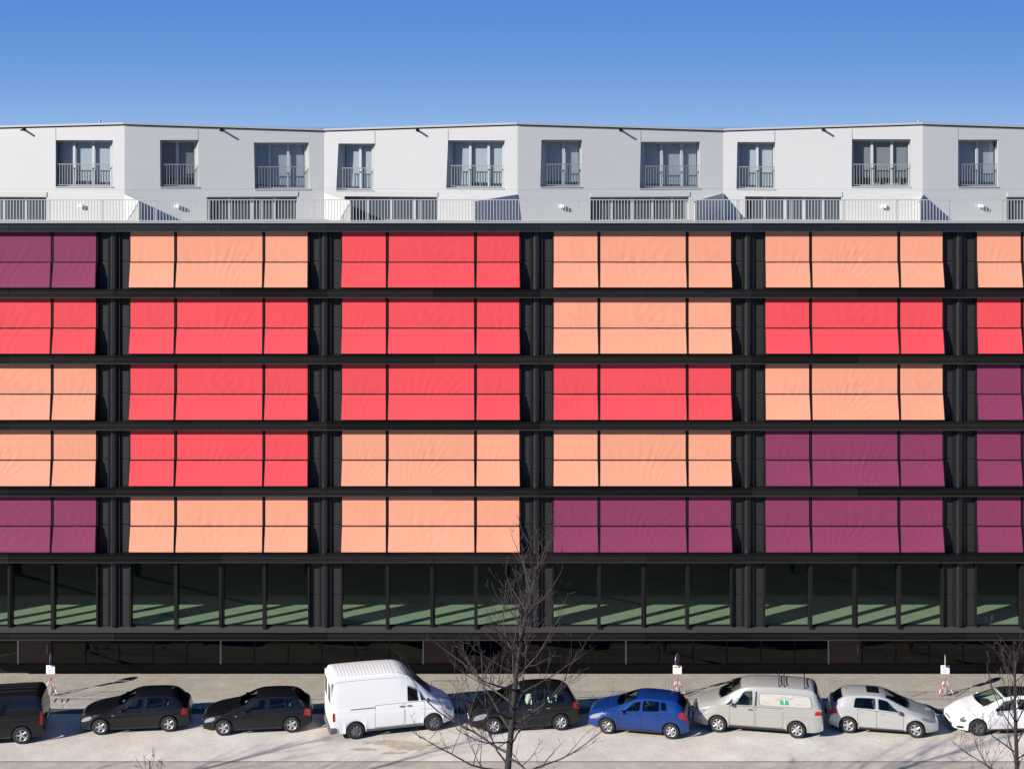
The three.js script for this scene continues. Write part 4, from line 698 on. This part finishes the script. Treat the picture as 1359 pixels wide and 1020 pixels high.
function tree(px, z, H, r0, seed, label, opt = {}) {
  const R = rng(seed), x = at(px, 0, z).x, t = thing('bare_tree', label, 'tree', [x, -0.02, z], 0, 'bare street trees'), rr = (a, b) => lerp(a, b, R());
  const path = [], rad = [], N = 14; for (let i = 0; i <= N; i++) { const q = i / N; path.push(V((opt.lean ?? 0) * q * q * q + 0.05 * Math.sin(q * 9 + seed), H * 0.86 * q, 0.06 * Math.sin(q * 7 + seed * 2))); rad.push(r0 * Math.pow(1 - q, 0.8) * 0.92 + 0.012); }
  mesh('trunk', tubeG(path, rad, 9), M.bark, t);
  const twigs = [];
  function limb(p, dir, len, rad0, lvl, out) {
    const n = lvl === 0 ? 9 : lvl === 1 ? 6 : 4, pts = [p.clone()], rs = [rad0], d = dir.clone(); let q = p.clone();
    for (let i = 1; i <= n; i++) { d.x += rr(-0.17, 0.17); d.z += rr(-0.17, 0.17); d.y += rr(-0.10, 0.12) + (lvl === 0 ? (opt.rise ?? 0.035) * (i > n * 0.4 ? 1.6 : 0.2) : 0.05); d.normalize(); q = q.clone().addScaledVector(d, len / n); pts.push(q); rs.push(Math.max(0.0042, rad0 * (1 - 0.8 * i / n))); }
    out.push(tubeG(pts, rs, lvl === 0 ? 6 : lvl === 1 ? 5 : 4));
    if (lvl >= 2) { for (let i = 1; i < pts.length; i++) if (R() < 0.7) out.push(budG.clone().scale(0.012, 0.02, 0.012).translate(pts[i].x + rr(-0.01, 0.01), pts[i].y, pts[i].z + rr(-0.01, 0.01))); return; }
    const k = lvl === 0 ? Math.round(len * 2.5) : Math.round(len * 2.6);
    for (let i = 0; i < k; i++) { const f = rr(0.18, 0.98), j = Math.min(n - 1, Math.floor(f * n)), b = pts[j].clone().lerp(pts[j + 1], f * n - j), dd = pts[j + 1].clone().sub(pts[j]).normalize(); const side = V(rr(-1, 1), rr(-0.25, 0.8), rr(-1, 1)).normalize(); const nd = dd.multiplyScalar(0.75).addScaledVector(side, 0.85).normalize(); limb(b, nd, len * rr(0.25, 0.5) * (1.1 - 0.4 * f), Math.max(0.0045, rs[j] * 0.55), lvl + 1, out); }
  }
  const n = opt.n ?? 20;
  for (let i = 0; i < n; i++) {
    const q = lerp(opt.from ?? 0.3, 0.98, Math.pow((i + rr(0, 0.8)) / n, 0.9)), j = Math.min(N - 1, Math.floor(q * N)), p = path[j].clone().lerp(path[j + 1], q * N - j), a = i * 2.4 + rr(-0.5, 0.5), qq = (q - (opt.from ?? 0.3)) / (1 - (opt.from ?? 0.3)), up = lerp(opt.up ?? 0.12, 1.7, Math.pow(qq, 1.2)) + rr(-0.12, 0.2);
    const d = V(Math.cos(a), up, Math.sin(a)).normalize(), out = []; const len = (opt.spread ?? 3.6) * lerp(1.1, 0.36, Math.pow(qq, 0.8)) * rr(0.7, 1.1);
    limb(p, d, len, Math.min(rad[j] * 0.5, 0.008 + len * 0.0075), 0, out); mesh('branch', out, M.twig, t);
  }
  return t;
}
tree(670, 16.3, 13.0, 0.15, 41, 'tall bare tree standing in front of the black people carrier', { lean: 1.3, n: 40, from: 0.34, spread: 3.9, up: 0.1 });
tree(1347, 17.3, 9.6, 0.115, 97, 'slender bare tree standing in front of the white hatchback', { n: 26, from: 0.40, spread: 3.0, lean: 0.1 });
tree(196, 16.8, 5.5, 0.06, 12, 'small bare sapling in front of the black hatchbacks', { n: 12, from: 0.5, spread: 1.6, rise: 0.2 });
tree(955, 17.2, 5.3, 0.05, 31, 'small bare sapling in front of the silver van', { n: 9, from: 0.55, spread: 1.3, rise: 0.2 });
tree(-190, 16.6, 13.2, 0.2, 55, 'large bare tree casting its shadow past the black hatchbacks', { n: 24, from: 0.4, spread: 3.6 });
tree(-480, 16.8, 13.4, 0.2, 63, 'large bare tree casting its shadow onto the parking lane beside the black van', { n: 22, from: 0.4, spread: 3.6 });

renderer.render(scene, camera);
